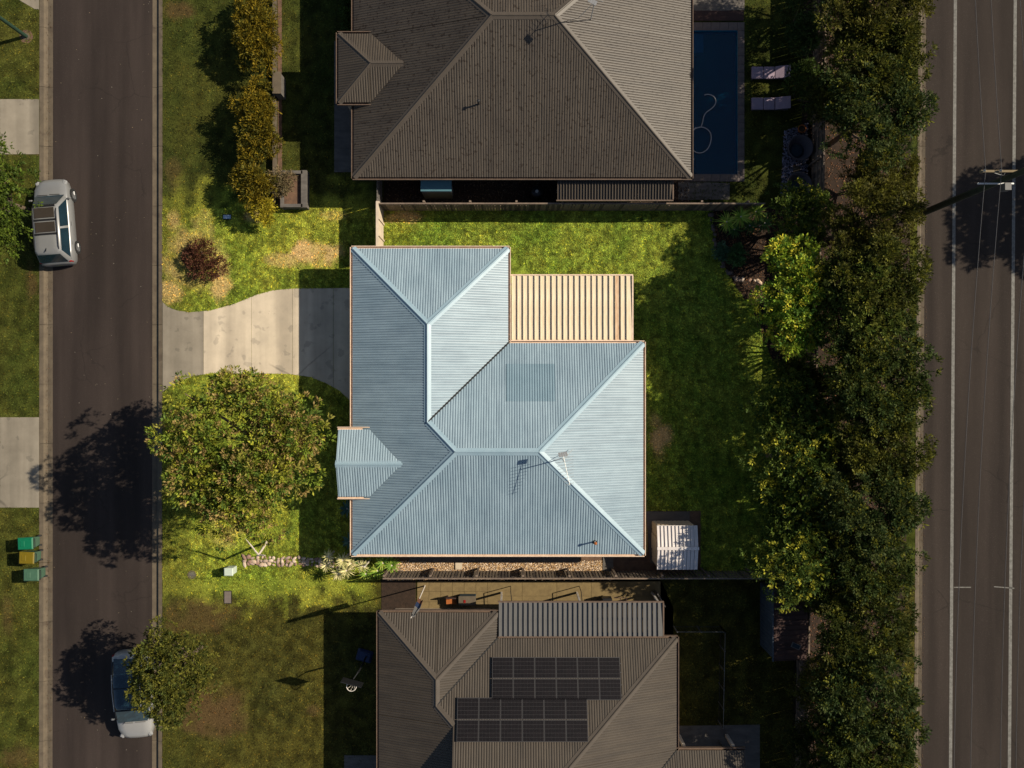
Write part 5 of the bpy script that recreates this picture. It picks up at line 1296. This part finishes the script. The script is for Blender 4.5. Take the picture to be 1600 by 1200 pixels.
t = thing('flower_pot', 'small orange pot behind the upper bowl seat', 'pot', (gx(1250), gy(204), 0))
MB().lathe([(.12, .0), (.19, .3), (.21, .3), (.21, .36), (.17, .36), (.15, .28)], 16).build('pot', M['terracotta'], t); MB().lathe([(.001, .3), (.16, .3)], 16).build('soil', M['soil'], t)
# north side yard clutter: tank cabinet, hoses
t = thing('utility_cabinet', 'teal-topped cabinet standing between the taupe house and the fence', 'cabinet', (gx(686), gy(303), 0))
MB().box((0, 0, .85), (1.45, .5, 1.7), 0, 1, .02).build('cabinet_body', M['grey_sheet'], t); MB().box((0, .05, 1.72), (1.5, .58, .05)).build('cabinet_top', M['teal_box'], t)
t = thing('gas_bottle', 'dark rounded water drum near the lean-to roof', 'drum', (gx(838), gy(305), 0))
MB().lathe([(.001, .9), (.2, .88), (.3, .8), (.3, .05), (.25, 0)], 18).build('drum_body', M['black'], t, smooth=True); MB().lathe([(.001, .94), (.08, .94), (.08, .88)], 12).build('drum_lid', M['metal'], t)

# basketball hoop and furled flag of the south lot
t = thing('basketball_hoop', 'portable basketball hoop with a dark blue base on the shaded grass', 'basketball hoop', (gx(570), gy(1024), 0), R(255))
MB().box((0, 0, .1), (.62, .8, .2), 0, .8, .05).build('base', mat('dark_blue_plastic', (.01, .02, .06), None, 3, .4), t)
MB().tube([(0, .1, .15), (0, .12, 1.5), (.0, .1, 2.6)], .045, 8).build('pole', M['black'], t)
MB().tube([(0, .1, 2.6), (.25, 0, 2.9)], .03, 6).build('arm', M['black'], t)
MB().box((.36, 0, 3.05), (.035, 1.0, .66)).build('backboard', M['black'], t)
ring = [(.62 + .23 * math.cos(a * .3927), .23 * math.sin(a * .3927), 2.85) for a in range(17)]
MB().tube(ring, .018, 5, cap=False).build('rim', M['white_post'], t)
net = MB()
for a in range(8): net.tube([(.62 + .23 * math.cos(a * .785), .23 * math.sin(a * .785), 2.85), (.62 + .12 * math.cos(a * .785 + .3), .12 * math.sin(a * .785 + .3), 2.5)], .01, 4)
net.build('net', M['white_post'], t)
t = thing('flag_pole', 'pole with a furled blue, white and orange flag beside the tan patio', 'flag', (gx(664), gy(915), 0))
MB().tube([(0, 0, 0), (0, 0, 6.2)], [.035, .02], 8).build('pole', M['white_post'], t)
for i, (z0_, z1_, m_) in enumerate(((4.9, 6.0, 'white_flag'), (4.1, 4.88, 'blue_flag'), (3.4, 4.08, 'orange_flag'))):
    vs = []; 
    prof = [(.0, .03), (.10, .10), (.02, .16), (.13, .05), (.20, .09), (.17, -.02), (.05, -.04)]
    for z in (z0_, (z0_ + z1_) / 2, z1_):
        s_ = 1.25 if z < 5 else .8
        for (x, y) in prof: vs.append((x * s_, y * s_, z))
    k = len(prof); fs = [(r * k + i2, r * k + (i2 + 1) % k, (r + 1) * k + (i2 + 1) % k, (r + 1) * k + i2) for r in range(2) for i2 in range(k)] + [tuple(range(k - 1, -1, -1)), tuple(range(2 * k, 3 * k))]
    MB().add(vs, fs).build('flag_band', M[m_], t, rot=None)
# patio items of the south lot
t = thing('patio_box', 'pale-lidded storage box at the edge of the tan patio', 'storage box', (gx(731), gy(934), 0))
MB().box((0, 0, .35), (.82, .42, .7), 0, 1, .02).build('box_body', M['navy'], t); MB().box((0, .02, .72), (.86, .46, .05), 0, 1, .01).build('lid', M['kerb'], t)
MB().box((-.12, .0, .755), (.1, .14, .02)).build('latch', M['red_lens'], t)
t = thing('toy_house', 'small brown wooden play bench left of the pale-lidded box', 'bench', (gx(706), gy(935), 0))
MB().box((0, 0, .42), (.5, .36, .05)).build('seat', M['terracotta'], t)
for x in (-.2, .2):
    for y in (-.14, .14): MB().box((x, y, .2), (.05, .05, .4)).build('leg', M['timber_dk'], t)
MB().box((0, .17, .6), (.5, .04, .32)).build('backrest', M['timber_dk'], t)
for i, (x, y, lb) in enumerate(((798, 931, 'bent dark pole frame nearest the pale-lidded box'), (905, 931, 'bent dark pole frame in the middle of the patio'))):
    t = thing('pole_frame', lb, 'frame', (gx(x), gy(y), 0), 0, 'pole frames on the patio')
    MB().tube([(0, .5, 0), (0, .5, 1.2)], .02, 6).build('upright', M['black'], t); MB().tube([(0, .5, 1.2), (.1, -.45, 1.25)], .02, 6).build('arm', M['black'], t)
t = thing('barbecue', 'dark trolley barbecue frame at the east end of the patio', 'barbecue', (gx(957), gy(936), 0))
MB().box((-.35, 0, .55), (.5, .45, .5), 0, 1, .03).build('hood', M['black'], t)
for (a, b2) in (((.0, -.25, .8), (.6, -.2, .8)), ((.0, .25, .8), (.6, .25, .8)), ((.6, -.2, .8), (.6, .25, .8)), ((.3, -.22, .8), (.3, .25, .8))): MB().tube([a, b2], .02, 5).build('side_rail', M['timber_dk'], t)
for x in (-.5, .5):
    for y in (-.18, .18): MB().box((x, y, .2), (.04, .04, .4)).build('leg', M['black'], t)
t = thing('timber_screen', 'pale timber gate panel at the east end of the tan patio', 'gate', (gx(1022), gy(920), 0), R(-60))
for i in range(4): MB().box((.12 + .2 * i, 0, .5), (.17, .03, 1.0)).build('gate_board', M['slab'], t)
MB().box((.42, .03, .8), (.8, .04, .07)).build('rail', M['slab'], t)
t = thing('timber_screen', 'grey board gate under the lower-right wing roof', 'gate', (gx(1122), gy(1155), 0), R(-55))
for i in range(4): MB().box((.12 + .2 * i, 0, .6), (.17, .03, 1.2)).build('gate_board', M['slab'], t)
MB().box((.42, .03, .9), (.8, .04, .07)).build('rail', M['slab'], t)
